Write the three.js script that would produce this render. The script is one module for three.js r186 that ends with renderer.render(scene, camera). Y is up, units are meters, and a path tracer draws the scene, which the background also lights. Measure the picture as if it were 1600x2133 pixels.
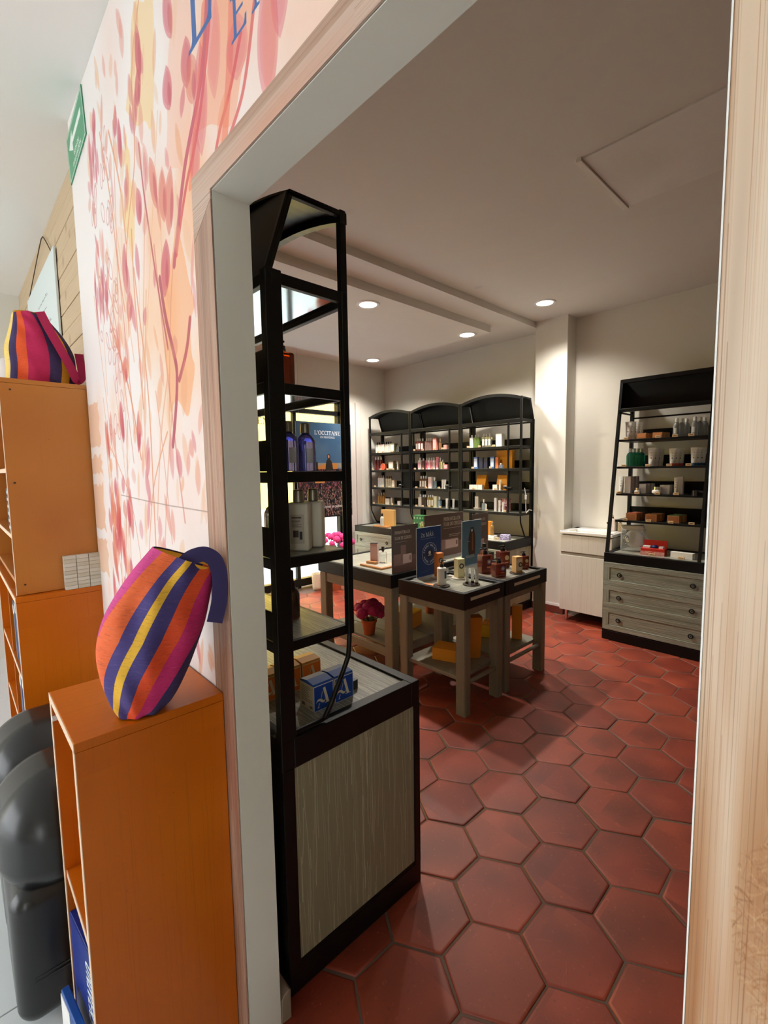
import * as THREE from 'three';
import { RoundedBoxGeometry } from 'three/addons/geometries/RoundedBoxGeometry.js';
import { mergeGeometries, mergeVertices } from 'three/addons/utils/BufferGeometryUtils.js';
import { TextGeometry } from 'three/addons/geometries/TextGeometry.js';
import { FontLoader } from 'three/addons/loaders/FontLoader.js';

// ---------- camera, sky, exposure ----------
const scene = new THREE.Scene();
const camera = new THREE.PerspectiveCamera(2 * Math.atan(1066.5 / 964.08) * 180 / Math.PI, 1600 / 2133, 0.02, 200);
camera.position.set(0, 1.55, 0);
camera.rotation.set(-5.1815 * Math.PI / 180, 46.851 * Math.PI / 180, -0.8517 * Math.PI / 180, 'YXZ');
scene.background = new THREE.Color(0.94, 0.97, 1.0);
scene.backgroundIntensity = 5.6;
const sun = new THREE.DirectionalLight(0xfff2dc, 11);            // stands high behind the shop and falls on the street and the house opposite
sun.position.set(14, 18, 1.5); sun.target.position.set(-6, 0, -1); sun.castShadow = true; sun.shadow.mapSize.set(2048, 2048);
Object.assign(sun.shadow.camera, { left: -22, right: 22, top: 22, bottom: -22, near: 1, far: 60 }); scene.add(sun, sun.target);
const renderer = new THREE.WebGLRenderer({ antialias: true });
renderer.toneMapping = THREE.LinearToneMapping;
renderer.toneMappingExposure = 1.0;
renderer.shadowMap.enabled = true;

// ---------- helpers ----------
let seed = 20240611;
const rnd = () => { seed = (seed + 0x6d2b79f5) | 0; let t = Math.imul(seed ^ (seed >>> 15), 1 | seed); t = (t + Math.imul(t ^ (t >>> 7), 61 | t)) ^ t; return ((t ^ (t >>> 14)) >>> 0) / 4294967296; };
const rr = (a, b) => a + (b - a) * rnd();
const V = (x, y, z) => new THREE.Vector3(x, y, z);
const PI = Math.PI;

const used = {};
function numbered(n) { if (!(n in used)) { used[n] = 0; return n; } used[n]++; return n + '_' + String(used[n]).padStart(3, '0'); }
function uvm(g, k = 1, swap = false, ox = 0, oy = 0) {
  const p = g.attributes.position, n = g.attributes.normal, uv = new Float32Array(p.count * 2);
  for (let i = 0; i < p.count; i++) {
    const ax = Math.abs(n.getX(i)), ay = Math.abs(n.getY(i)), az = Math.abs(n.getZ(i));
    let a, b;
    if (ax >= ay && ax >= az) { a = p.getZ(i); b = p.getY(i); } else if (ay >= az) { a = p.getX(i); b = p.getZ(i); } else { a = p.getX(i); b = p.getY(i); }
    if (swap) [a, b] = [b, a];
    uv[2 * i] = a * k + ox; uv[2 * i + 1] = b * k + oy;
  }
  g.setAttribute('uv', new THREE.BufferAttribute(uv, 2));
  return g;
}
const B = (w, h, d, x = 0, y = 0, z = 0) => new THREE.BoxGeometry(w, h, d).translate(x, y, z);
const RB = (w, h, d, x = 0, y = 0, z = 0, r = 0.003, s = 1) => new RoundedBoxGeometry(w, h, d, s, Math.min(r, w / 2.05, h / 2.05, d / 2.05)).translate(x, y, z);
// box given by its limits
const BL = (x0, x1, y0, y1, z0, z1, r = 0) => (r ? RB : B)(x1 - x0, y1 - y0, z1 - z0, (x0 + x1) / 2, (y0 + y1) / 2, (z0 + z1) / 2, r);
const CY = (r1, r2, h, x = 0, y = 0, z = 0, s = 20) => new THREE.CylinderGeometry(r1, r2, h, s).translate(x, y + h / 2, z);
const LA = (pts, s = 18) => new THREE.LatheGeometry(pts.map(p => new THREE.Vector2(p[0], p[1])), s);
const TU = (pts, r, seg = 24, rs = 8, closed = false) => new THREE.TubeGeometry(new THREE.CatmullRomCurve3(pts.map(p => V(...p)), closed, 'catmullrom', 0.15), seg, r, rs, closed);
function BAR(a, b, w, d) {   // square bar between two points
  const A = V(...a), Bv = V(...b), L = A.distanceTo(Bv), g = RB(w, L, d, 0, 0, 0, 0.002);
  const q = new THREE.Quaternion().setFromUnitVectors(V(0, 1, 0), Bv.clone().sub(A).normalize());
  return g.applyQuaternion(q).translate((A.x + Bv.x) / 2, (A.y + Bv.y) / 2, (A.z + Bv.z) / 2);
}
function EX(pts, depth, bevel = 0) {
  const s = new THREE.Shape(pts.map(p => new THREE.Vector2(p[0], p[1])));
  return new THREE.ExtrudeGeometry(s, { depth, bevelEnabled: bevel > 0, bevelThickness: bevel, bevelSize: bevel, bevelSegments: 1, curveSegments: 10 });
}
function MG(list) {
  const l = list.map(g => { const q = g.index ? g.toNonIndexed() : g.clone(); for (const k of Object.keys(q.attributes)) if (!['position', 'normal', 'uv'].includes(k)) q.deleteAttribute(k); return q; });
  return l.length === 1 ? l[0] : mergeGeometries(l);
}
function part(name, g, m, parent) {
  const o = new THREE.Mesh(Array.isArray(g) ? MG(g) : g, m);
  o.castShadow = o.receiveShadow = true; o.name = parent ? name : numbered(name);
  (parent || scene).add(o); return o;
}
function tag(o, label, category, group) { o.userData.label = label; o.userData.category = category; if (group) o.userData.group = group; return o; }
function thing(name, label, category, p = [0, 0, 0], turn = 0, group) {
  const o = new THREE.Group(); o.name = numbered(name); scene.add(o); o.position.set(...p); o.rotation.y = turn; return tag(o, label, category, group);
}
function struct(name, g, m) { const o = part(name, g, m); o.name = name; o.userData.kind = 'structure'; return o; }
function dup(o, p, turn, label, group) {
  const c = o.clone(); c.name = numbered(o.name.replace(/_\d{3}$/, '')); scene.add(c); c.position.set(...p); if (turn !== undefined) c.rotation.set(0, turn, 0);
  c.userData = { ...o.userData, label }; if (group) c.userData.group = group; return c;
}

// ---------- textures ----------
function canvas(w, h, draw) { const c = document.createElement('canvas'); c.width = w; c.height = h; draw(c.getContext('2d'), w, h); return c; }
function tex(w, h, draw, rx = 1, ry = 1, srgb = true) {
  const t = new THREE.CanvasTexture(canvas(w, h, draw)); t.wrapS = t.wrapT = THREE.RepeatWrapping; t.repeat.set(rx, ry);
  if (srgb) t.colorSpace = THREE.SRGBColorSpace; t.anisotropy = 8; return t;
}
const rgb = (c, a = 1) => `rgba(${c[0] | 0},${c[1] | 0},${c[2] | 0},${a})`;
function speckle(g, w, h, n, cols, s0, s1, a) { for (let i = 0; i < n; i++) { g.fillStyle = rgb(cols[(rnd() * cols.length) | 0], a * rnd()); const s = rr(s0, s1); g.beginPath(); g.ellipse(rnd() * w, rnd() * h, s, s * rr(0.4, 1), rnd() * PI, 0, 7); g.fill(); } }
function softBlob(g, x, y, r, c, a) { const q = g.createRadialGradient(x, y, 0, x, y, r); q.addColorStop(0, rgb(c, a)); q.addColorStop(1, rgb(c, 0)); g.fillStyle = q; g.fillRect(x - r, y - r, 2 * r, 2 * r); }
function grain(g, w, h, n, cols, a, wob = 6, lw = [0.5, 2.2]) {   // lines that run along the vertical
  for (let i = 0; i < n; i++) {
    g.strokeStyle = rgb(cols[(rnd() * cols.length) | 0], a * rr(0.3, 1)); g.lineWidth = rr(...lw);
    let x = rnd() * w, y = rr(-0.2, 1) * h; const e = y + rr(0.1, 0.7) * h; g.beginPath(); g.moveTo(x, y);
    while (y < e) { y += h / 22; x += rr(-wob, wob) * 0.35; g.lineTo(x, y); } g.stroke();
  }
}
// taupe lacquer with pale combed streaks
const streakTex = (dens, base, pale) => (g, w, h) => {
  g.fillStyle = rgb(base); g.fillRect(0, 0, w, h);
  grain(g, w, h, 160, [base.map(v => v * 0.9), base.map(v => v * 1.06)], 0.5, 5, [2, 9]);
  for (let i = 0; i < dens; i++) {
    let x = rnd() * w, y = rr(-0.15, 0.95) * h; const L = rr(0.1, 0.8) * h, e = y + L; g.strokeStyle = rgb(pale, rr(0.35, 0.95)); g.lineWidth = rr(1.1, 3.3); const pts = [[x, y]];
    let dx = rr(-0.4, 0.4); while (y < e) { y += 14; dx += rr(-0.7, 0.7); dx *= 0.85; x += dx; pts.push([x, y]); }
    for (const o of [0, h, -h]) { g.beginPath(); pts.forEach(([a, b], k) => k ? g.lineTo(a, b + o) : g.moveTo(a, b + o)); g.stroke(); }
  }
};
const std = (o) => new THREE.MeshStandardMaterial(o), phy = (o) => new THREE.MeshPhysicalMaterial(o);
const T_streak = tex(1024, 1024, streakTex(125, [138, 130, 104], [206, 198, 170]), 1 / 0.6, 1 / 0.6);
const T_streakD = tex(1024, 1024, streakTex(520, [124, 124, 112], [200, 200, 186]), 1 / 0.5, 1 / 0.5);
const T_drawer = tex(1024, 1024, streakTex(330, [142, 150, 134], [204, 208, 196]), 1 / 0.6, 1 / 0.6);
const T_grayWood = tex(512, 1024, (g, w, h) => { g.fillStyle = '#837f70'; g.fillRect(0, 0, w, h); grain(g, w, h, 260, [[104, 101, 90], [148, 144, 130], [120, 116, 102]], 0.6, 4, [1, 4]); grain(g, w, h, 40, [[176, 172, 156]], 0.5, 4, [0.8, 1.6]); }, 2.5, 1.2);
const T_orange = tex(1024, 1024, (g, w, h) => { g.fillStyle = '#cc6804'; g.fillRect(0, 0, w, h); for (let i = 0; i < 26; i++) softBlob(g, rnd() * w, rnd() * h, rr(90, 260), rnd() < 0.5 ? [176, 80, 4] : [214, 118, 22], 0.28); grain(g, w, h, 220, [[138, 68, 14], [150, 78, 20]], 0.22, 7, [0.6, 2]); speckle(g, w, h, 12, [[80, 40, 12]], 1, 2.5, 0.7); }, 1.1, 1.1);
const T_orangePale = tex(1024, 1024, (g, w, h) => { g.fillStyle = '#bd7426'; g.fillRect(0, 0, w, h); for (let i = 0; i < 30; i++) softBlob(g, rnd() * w, rnd() * h, rr(80, 240), rnd() < 0.5 ? [168, 94, 28] : [200, 130, 58], 0.25); grain(g, w, h, 120, [[158, 96, 38]], 0.2, 7, [0.6, 2]); speckle(g, w, h, 9, [[80, 40, 12]], 1, 3, 0.8); }, 1, 1);
const T_plank = tex(1024, 256, (g, w, h) => { g.fillStyle = '#cdb492'; g.fillRect(0, 0, w, h); g.save(); g.translate(0, h); g.rotate(-PI / 2); grain(g, h, w, 150, [[178, 150, 114], [214, 192, 160], [190, 164, 130]], 0.5, 3, [0.6, 2.4]); g.restore(); for (let i = 0; i < 5; i++) softBlob(g, rnd() * w, rnd() * h, 26, [140, 108, 72], 0.5); }, 0.7, 2.5);
function frameWood(base, cols) { return (g, w, h) => {
  g.fillStyle = base; g.fillRect(0, 0, w, h);
  for (let i = 0; i < 34; i++) { const x = rnd() * w, y = rnd() * h; g.save(); g.translate(x, y); g.scale(0.22, 1); softBlob(g, 0, 0, rr(120, 380), cols[(rnd() * cols.length) | 0], rr(0.3, 0.7)); g.restore(); }
  grain(g, w, h, 260, [[150, 96, 66], [178, 128, 92], [120, 100, 86], [226, 190, 160]], 0.6, 3, [0.6, 2.2]);
}; }
const T_frame = tex(512, 2048, frameWood('#cbaf9e', [[176, 118, 98], [158, 116, 92], [222, 196, 178], [206, 142, 116], [150, 128, 116]]), 1 / 0.3, 1 / 2.3);
const bigKnots = f => (g, w, h) => { f(g, w, h);
  for (let k = 0; k < 60; k++) { const x = rnd() * w, y = rr(0.15, 1) * h; g.save(); g.translate(x, y); g.rotate(rr(-0.06, 0.06)); g.scale(rr(0.1, 0.45), 1); softBlob(g, 0, 0, rr(60, 240), rnd() < 0.6 ? [160, 98, 50] : [232, 212, 190], rr(0.35, 0.8)); g.restore(); }
  for (let k = 0; k < 5; k++) { const x = rr(0.35, 0.9) * w, y = rr(0.35, 0.97) * h, ph = rnd() * 6; for (let r = 5; r < 60; r += rr(4, 8)) { g.strokeStyle = rgb([150, 94, 50], rr(0.15, 0.5)); g.lineWidth = rr(1, 4); g.beginPath(); for (let q = 0; q <= 40; q++) { const a = q / 40 * 2 * PI, e = 1 + 0.18 * Math.sin(3 * a + ph) + 0.1 * Math.sin(5 * a + r); const X = x + r * 0.7 * e * Math.cos(a), Y = y + r * 2.4 * e * Math.sin(a); q ? g.lineTo(X, Y) : g.moveTo(X, Y); } g.stroke(); } }
  for (let k = 0; k < 520; k++) {   // burl of short wavy fibres
    const a = rnd() * 2 * PI, q = Math.sqrt(rnd()), x = w * (0.4 + 0.2 * q * Math.cos(a)), y = h * (0.49 + 0.042 * q * Math.sin(a)); g.strokeStyle = rgb([[150, 92, 44], [186, 128, 72], [126, 74, 34], [222, 184, 140]][k % 4], rr(0.1, 0.36)); g.lineWidth = rr(1, 2.6); g.beginPath(); g.moveTo(x, y); g.quadraticCurveTo(x + rr(-14, 22), y + rr(-10, 2), x + rr(-8, 44), y + rr(-16, 9)); g.stroke(); }
  for (let k = 0; k < 26; k++) { const x = w * rr(0.0, 0.13), y0 = rnd() * h; g.strokeStyle = rgb([150, 110, 84], rr(0.25, 0.6)); g.lineWidth = rr(1, 2.5); g.beginPath(); g.moveTo(x, y0); g.lineTo(x + rr(-2, 2), y0 + rr(100, 600)); g.stroke(); } };
const T_frameR = tex(512, 2048, bigKnots(frameWood('#dcc2a8', [[190, 126, 84], [168, 112, 66], [236, 218, 200], [222, 164, 130], [170, 148, 126]])), 1 / 0.16, 1 / 2.3);
const T_frameL = tex(256, 2048, (g, w, h) => {   // printed board beside the doorway, brown and rosy streaks over its whole length
  frameWood('#c2a08c', [[176, 118, 98], [150, 106, 84], [222, 196, 178], [198, 134, 108], [150, 128, 116]])(g, w, h);
  grain(g, w, h, 150, [[120, 70, 54], [146, 92, 72], [98, 58, 46], [206, 168, 146]], 0.6, 3, [1, 4]);
}, 1 / 0.11, 1 / 2.18);
const T_frameDark = tex(256, 1024, frameWood('#a8705a', [[120, 62, 48], [96, 52, 40], [190, 130, 104], [150, 84, 66]]), 1 / 0.2, 1 / 1.2);
const T_wash = tex(512, 512, (g, w, h) => { g.fillStyle = '#d9d6cd'; g.fillRect(0, 0, w, h); grain(g, w, h, 200, [[196, 190, 178], [230, 228, 222], [180, 174, 162]], 0.55, 4, [0.8, 3]); }, 2, 1.4);
function terra(b) { return (g, w, h) => {
  g.fillStyle = rgb(b); g.fillRect(0, 0, w, h);
  for (let i = 0; i < 26; i++) softBlob(g, rnd() * w, rnd() * h, rr(40, 150), rnd() < 0.5 ? [84, 34, 20] : [178, 78, 48], rr(0.15, 0.42));
  speckle(g, w, h, 900, [[96, 44, 30], [186, 98, 70], [120, 56, 38]], 1, 5, 0.35); speckle(g, w, h, 60, [[206, 160, 140], [60, 28, 20]], 1, 2.4, 0.6);
  for (let i = 0; i < 14; i++) { g.strokeStyle = rgb([196, 112, 84], 0.3); g.lineWidth = rr(0.8, 2); g.beginPath(); const x = rnd() * w, y = rnd() * h; g.moveTo(x, y); g.quadraticCurveTo(x + rr(-40, 40), y + rr(-40, 40), x + rr(-70, 70), y + rr(-70, 70)); g.stroke(); }
}; }
const T_terra = [[136, 50, 27], [125, 43, 23], [144, 58, 33]].map(b => tex(512, 512, terra(b), 1 / 0.55, 1 / 0.55));
const T_terraB = tex(512, 512, (g, w, h) => { g.fillStyle = '#808080'; g.fillRect(0, 0, w, h); for (let i = 0; i < 60; i++) softBlob(g, rnd() * w, rnd() * h, rr(20, 90), rnd() < 0.5 ? [40, 40, 40] : [210, 210, 210], 0.25); speckle(g, w, h, 700, [[30, 30, 30], [220, 220, 220]], 1, 5, 0.35); }, 1 / 0.55, 1 / 0.55, false);
const T_plaster = tex(512, 512, (g, w, h) => { g.fillStyle = '#fff'; g.fillRect(0, 0, w, h); for (let i = 0; i < 40; i++) softBlob(g, rnd() * w, rnd() * h, rr(40, 140), rnd() < 0.5 ? [238, 236, 230] : [255, 255, 255], 0.4); speckle(g, w, h, 14, [[150, 146, 138]], 0.8, 2, 0.5); }, 0.5, 0.5);

// ---------- materials ----------
const M = {
  wall: std({ color: 0xe4e1d8, map: T_plaster, roughness: 0.85 }),
  ceil: std({ color: 0xe2dfd8, map: T_plaster, roughness: 0.9 }),
  hallCeil: std({ color: 0xf0efec, roughness: 0.85 }),
  jamb: std({ color: 0xe8e5da, map: T_plaster, roughness: 0.6 }),
  white: std({ color: 0xf0efec, roughness: 0.5 }),
  black: phy({ color: 0x0e0f0e, roughness: 0.42, specularIntensity: 0.55 }),
  blackPanel: phy({ color: 0x121311, roughness: 0.45, specularIntensity: 0.35 }),
  blackGloss: std({ color: 0x0c0c0b, roughness: 0.22 }),
  mirror: std({ color: 0xb9bbb6, roughness: 0.07, metalness: 1 }),
  streak: std({ map: T_streak, roughness: 0.45 }),
  streakTop: std({ map: T_streakD, roughness: 0.3 }),
  drawer: std({ map: T_drawer, roughness: 0.42 }),
  grayWood: std({ map: T_grayWood, roughness: 0.55 }),
  orange: phy({ map: T_orange, roughness: 0.4, specularIntensity: 0.5, clearcoat: 0.12, clearcoatRoughness: 0.2 }),
  orangePale: phy({ map: T_orangePale, roughness: 0.4, clearcoat: 0.2, clearcoatRoughness: 0.3 }),
  edge: std({ color: 0xf2cfae, roughness: 0.4 }),
  leather: phy({ color: 0x131517, roughness: 0.27, clearcoat: 0.15, clearcoatRoughness: 0.4 }),
  stitch: std({ color: 0x2c2f31, roughness: 0.5 }),
  plank: std({ map: T_plank, roughness: 0.6 }),
  frame: std({ map: T_frame, roughness: 0.45 }), frameL: std({ map: T_frameL, roughness: 0.45 }), frameR: std({ map: T_frameR, roughness: 0.45 }), frameDark: std({ map: T_frameDark, roughness: 0.5 }),
  wash: std({ map: T_wash, roughness: 0.5 }),
  grout: std({ color: 0x6a5548, roughness: 0.95 }),
  tileHall: std({ color: 0xe6edf0, roughness: 0.12 }),
  skirt: std({ color: 0x6e3324, roughness: 0.6 }),
  glass: phy({ color: 0xffffff, roughness: 0.0, transmission: 1, thickness: 0, ior: 1.5 }),
  chrome: std({ color: 0xd0d2d4, roughness: 0.12, metalness: 1 }),
  ceramic: phy({ color: 0xf4f3ef, roughness: 0.12, clearcoat: 0.6 }),
  kraft: std({ color: 0xb98352, roughness: 0.75 }), tagWood: std({ color: 0xe6c79b, roughness: 0.7 }),
  orangeCard: std({ color: 0xe79a1e, roughness: 0.55 }), orangeCardD: std({ color: 0xcf7f14, roughness: 0.6 }), yellowCard: std({ color: 0xf0bf2a, roughness: 0.55 }),
  terracottaPot: std({ color: 0xb5623a, roughness: 0.8 }), soil: std({ color: 0x2b1d14, roughness: 1 }),
  leaf: phy({ color: 0x41632e, roughness: 0.6, transmission: 0.15, thickness: 0 }), pink: std({ color: 0xd63a86, roughness: 0.7 }), magenta: std({ color: 0xa91f5c, roughness: 0.7 }),
  tanBoard: std({ color: 0xb67d4a, roughness: 0.5 }), amber: phy({ color: 0xb04a12, roughness: 0.06, transmission: 0.75, thickness: 0.03, ior: 1.45, attenuationColor: new THREE.Color(0.75, 0.16, 0.02), attenuationDistance: 0.04 }),
  clear: phy({ color: 0xf4f8f8, roughness: 0.03, transmission: 0.92, thickness: 0.02, ior: 1.45 }),
  film: phy({ color: 0xf6f8f8, roughness: 0.08, transmission: 0.8, thickness: 0, ior: 1.4 }),
  blackPlastic: std({ color: 0x0e0e10, roughness: 0.35 }),
};
const cm = {}; // plain product plastics by colour
function col(hex, rough = 0.4) { const k = hex + '_' + rough; return cm[k] || (cm[k] = std({ color: hex, roughness: rough })); }
function liq(hex) { const k = 'l' + hex; const c = new THREE.Color(hex); return cm[k] || (cm[k] = phy({ color: c.clone().lerp(new THREE.Color(1, 1, 1), 0.1), roughness: 0.05, transmission: 0.7, thickness: 0.02, ior: 1.42, attenuationColor: c, attenuationDistance: 0.08 })); }
// ---------- mural print ----------
const MX0 = -2.44, MW = 3.04, MH = 3.06;
const T_mural = tex(2048, 2048, (g, w, h) => {
  g.fillStyle = '#f7f0ee'; g.fillRect(0, 0, w, h);
  g.setTransform(w / MW, 0, 0, -h / MH, -MX0 * w / MW, h);           // draw in metres on the wall
  const blob = (x, y, r, c, a, sx = 1) => { g.save(); g.translate(x, y); g.scale(sx, 1); softBlob(g, 0, 0, r, c, a); g.restore(); };
  const flat = (x, y, rx, ry, c, a, t = 0) => { g.save(); g.translate(x, y); g.rotate(t); const k = rr(0.7, 1.25), b = rr(-0.4, 0.4) * rx; for (const [s, f] of [[1, 0.75], [0.78, 0.35]]) { g.fillStyle = rgb(c, a * f); g.beginPath(); g.moveTo(b, ry * s); g.bezierCurveTo(rx * 1.3 * k * s, ry * 0.45 * s, rx * 1.2 * s, -ry * 0.6 * s, 0, -ry * s); g.bezierCurveTo(-rx * 1.2 * s, -ry * 0.5 * s, -rx * 1.3 * s / k, ry * 0.5 * s, b, ry * s); g.fill(); } g.restore(); };
  // pale washes, then warm ones towards the doorway and the lettering
  for (let i = 0; i < 44; i++) blob(rr(-2.15, 0.5), rr(0.5, 3), rr(0.15, 0.4), [248, 210, 196], 0.45, 0.7);
  for (let i = 0; i < 16; i++) blob(rr(-1.35, 0.5), rr(2.15, 3.0), rr(0.12, 0.34), [248, 178, 140], 0.42, 0.8);
  for (let i = 0; i < 12; i++) blob(rr(-1.55, -1.15), rr(1.7, 2.3), rr(0.08, 0.24), [250, 180, 124], 0.4, 0.6);
  for (let i = 0; i < 8; i++) blob(rr(-2.4, -1.9), rr(0.6, 1.9), rr(0.08, 0.2), [246, 206, 180], 0.5, 0.5);
  const patch = (raw, c, a) => { const pts = []; raw.forEach((p, i) => { const q = raw[(i + 1) % raw.length]; for (let k = 0; k < 4; k++) pts.push([p[0] + (q[0] - p[0]) * k / 4 + rr(-0.025, 0.025), p[1] + (q[1] - p[1]) * k / 4 + rr(-0.04, 0.04)]); }); g.fillStyle = rgb(c, a); g.beginPath(); g.moveTo(...pts[0]); for (let i = 1; i < pts.length; i++) { const p = pts[i], q = pts[(i + 1) % pts.length]; g.quadraticCurveTo(p[0], p[1], (p[0] + q[0]) / 2, (p[1] + q[1]) / 2); } g.fill(); };
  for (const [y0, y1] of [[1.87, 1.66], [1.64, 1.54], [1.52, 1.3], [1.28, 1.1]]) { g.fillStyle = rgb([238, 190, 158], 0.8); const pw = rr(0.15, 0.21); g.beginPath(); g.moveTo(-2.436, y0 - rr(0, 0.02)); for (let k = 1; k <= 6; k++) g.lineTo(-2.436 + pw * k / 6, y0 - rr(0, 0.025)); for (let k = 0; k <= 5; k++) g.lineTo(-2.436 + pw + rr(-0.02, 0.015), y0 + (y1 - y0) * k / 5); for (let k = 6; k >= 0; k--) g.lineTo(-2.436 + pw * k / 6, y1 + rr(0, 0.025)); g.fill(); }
  patch([[-1.42, 2.02], [-1.27, 2.22], [-1.2, 2.0], [-1.22, 1.72], [-1.4, 1.74]], [249, 172, 116], 0.65);
  patch([[-1.98, 2.05], [-1.86, 2.34], [-1.68, 2.36], [-1.66, 2.1], [-1.8, 1.98]], [246, 216, 196], 0.7);
  patch([[-1.62, 2.62], [-1.5, 2.9], [-1.36, 2.8], [-1.44, 2.5]], [250, 206, 132], 0.55);
  patch([[-1.72, 2.38], [-1.66, 2.6], [-1.6, 2.42], [-1.66, 2.24]], [250, 204, 120], 0.6);
  patch([[-1.34, 2.36], [-1.22, 2.74], [-1.12, 2.62], [-1.2, 2.3]], [248, 196, 176], 0.6);
  patch([[-1.12, 2.3], [-0.98, 2.6], [-0.84, 2.48], [-0.94, 2.26]], [247, 160, 120], 0.5);
  const line = (pts, c, a, lw) => { g.strokeStyle = rgb(c, a); g.lineWidth = lw; g.lineCap = g.lineJoin = 'round'; g.beginPath(); g.moveTo(...pts[0]); for (let i = 1; i < pts.length - 1; i++) g.quadraticCurveTo(pts[i][0], pts[i][1], (pts[i][0] + pts[i + 1][0]) / 2, (pts[i][1] + pts[i + 1][1]) / 2); g.lineTo(...pts[pts.length - 1]); g.stroke(); };
  const O = [226, 140, 96], D = [176, 62, 74], RD = [216, 74, 78];
  const st = [[-1.751, 2.012, -1.747, 2.227, -1.669, 2.377, -1.568, 2.487, -1.579, 2.732, -1.469, 2.85], [-1.644, 1.762, -1.654, 1.961, -1.667, 2.143, -1.656, 2.315], [-1.62, 0.9, -1.59, 1.529, -1.581, 1.829, -1.633, 2.06, -1.655, 2.199],
    [-2.03, 0.8, -2.017, 1.07, -2.11, 1.331, -2.152, 1.604, -2.148, 1.758], [-1.7, 1.0, -1.791, 1.306, -1.846, 1.458, -2.006, 1.6, -2.098, 1.659], [-1.7, 1.2, -1.626, 1.466, -1.508, 1.603, -1.433, 1.67], [-2.02, 2.2, -1.9, 2.0, -1.78, 1.84, -1.7, 1.6], [-1.95, 2.75, -1.86, 2.5, -1.84, 2.3, -1.78, 2.1], [-1.84, 2.7, -1.74, 2.5, -1.72, 2.3]];
  const pr = a => { const o = []; for (let i = 0; i < a.length; i += 2) o.push([a[i], a[i + 1]]); return o; };
  for (let i = 0; i < 26; i++) { const x = rr(-2.1, -1.25), y = rr(0.9, 2.0), d = rr(-0.2, 0.25); line([[x, y], [x + d * 0.4, y + 0.25], [x + d, y + rr(0.4, 0.8)]], [[226, 150, 110], [214, 120, 104], [238, 180, 130]][i % 3], 0.55, rr(0.004, 0.01)); }
  for (const s of st) line(pr(s), O, 0.7, rr(0.006, 0.012));
  line(pr([-1.39, 1.9, -1.446, 2.08, -1.491, 2.254, -1.521, 2.373, -1.539, 2.513]), D, 0.7, 0.011);
  line(pr([-1.394, 1.63, -1.317, 1.804, -1.357, 1.901, -1.4, 1.989, -1.426, 2.1]), [170, 60, 84], 0.8, 0.02);
  line(pr([-1.317, 1.804, -1.257, 1.857, -1.222, 1.94]), [182, 70, 84], 0.8, 0.018);
  line(pr([-1.31, 2.1, -1.23, 2.272, -1.156, 2.358, -1.08, 2.43, -1.03, 2.6]), [188, 62, 92], 0.75, 0.021);
  line(pr([-1.29, 2.12, -1.218, 2.245, -1.133, 2.315, -1.06, 2.44, -1.0, 2.62]), RD, 0.75, 0.016);
  line(pr([-1.059, 2.2, -1.018, 2.278, -0.957, 2.32, -0.9, 2.4]), RD, 0.75, 0.014);
  line(pr([-1.009, 2.22, -0.93, 2.264, -0.884, 2.31, -0.83, 2.45]), RD, 0.7, 0.013);
  line(pr([-1.18, 2.24, -1.1, 2.42, -1.06, 2.56]), [240, 120, 90], 0.6, 0.02); line(pr([-0.99, 2.24, -0.94, 2.4, -0.92, 2.56]), [236, 110, 92], 0.55, 0.03);
  const lv = [[-1.498, 2.734], [-1.523, 2.655], [-1.762, 2.688], [-2.02, 2.82], [-1.725, 2.604], [-1.267, 2.681], [-1.293, 2.524], [-1.165, 2.51], [-1.142, 2.46], [-1.747, 2.227], [-1.731, 2.1], [-1.998, 2.22], [-1.905, 1.738], [-1.821, 1.913], [-1.889, 1.403], [-1.906, 1.184], [-1.994, 1.284], [-2.127, 1.409], [-2.131, 1.68], [-1.711, 1.689], [-1.368, 2.296], [-1.436, 2.362], [-1.318, 2.263], [-1.38, 2.112], [-1.572, 2.353]];
  for (const [x, y] of lv) { const c = rnd() < 0.6 ? [202, 72, 92] : [222, 116, 100]; const t = rr(-0.25, 0.25), ry = rr(0.045, 0.085); flat(x, y, rr(0.022, 0.04), ry, c, rr(0.55, 0.85), t); flat(x + 0.012, y - 0.02, 0.014, ry * 0.6, [180, 52, 80], 0.4, t); }
  for (let i = 0; i < 230; i++) { const x = rr(-2.2, -1.18), y = rr(1.0, 2.95); if (x < -1.95 && y > 1.75 && y < 2.15) continue; flat(x, y, rr(0.01, 0.026), rr(0.025, 0.075), [[224, 130, 112], [236, 166, 120], [206, 92, 108], [240, 190, 150]][(rnd() * 4) | 0], rr(0.25, 0.6), rr(-0.4, 0.4)); }
  for (let i = 0; i < 46; i++) flat(rr(-1.15, 0.4), rr(2.26, 2.95), rr(0.02, 0.05), rr(0.05, 0.12), [[232, 92, 88], [240, 140, 104], [246, 170, 130], [214, 76, 100]][(rnd() * 4) | 0], rr(0.25, 0.6), rr(-0.3, 0.3));
  // fine looped twigs in dull rose along the left side
  for (let i = 0; i < 40; i++) { const x = rr(-2.12, -1.85), y = rr(1.7, 2.75); g.strokeStyle = rgb([206, 128, 126], 0.55); g.lineWidth = 0.006; g.beginPath(); g.ellipse(x, y, rr(0.012, 0.022), rr(0.02, 0.05), rr(-0.6, 0.6), 0, 7); g.stroke(); }
  for (let i = 0; i < 14; i++) { const x = rr(-2.16, -2.0), y = rr(2.15, 2.3); flat(x, y, 0.012, rr(0.03, 0.06), [196, 92, 108], 0.6, rr(-0.2, 0.2)); flat(rr(-2.12, -1.98), rr(2.62, 2.8), 0.014, rr(0.04, 0.07), [206, 100, 116], 0.55, rr(-0.2, 0.2)); }
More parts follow.
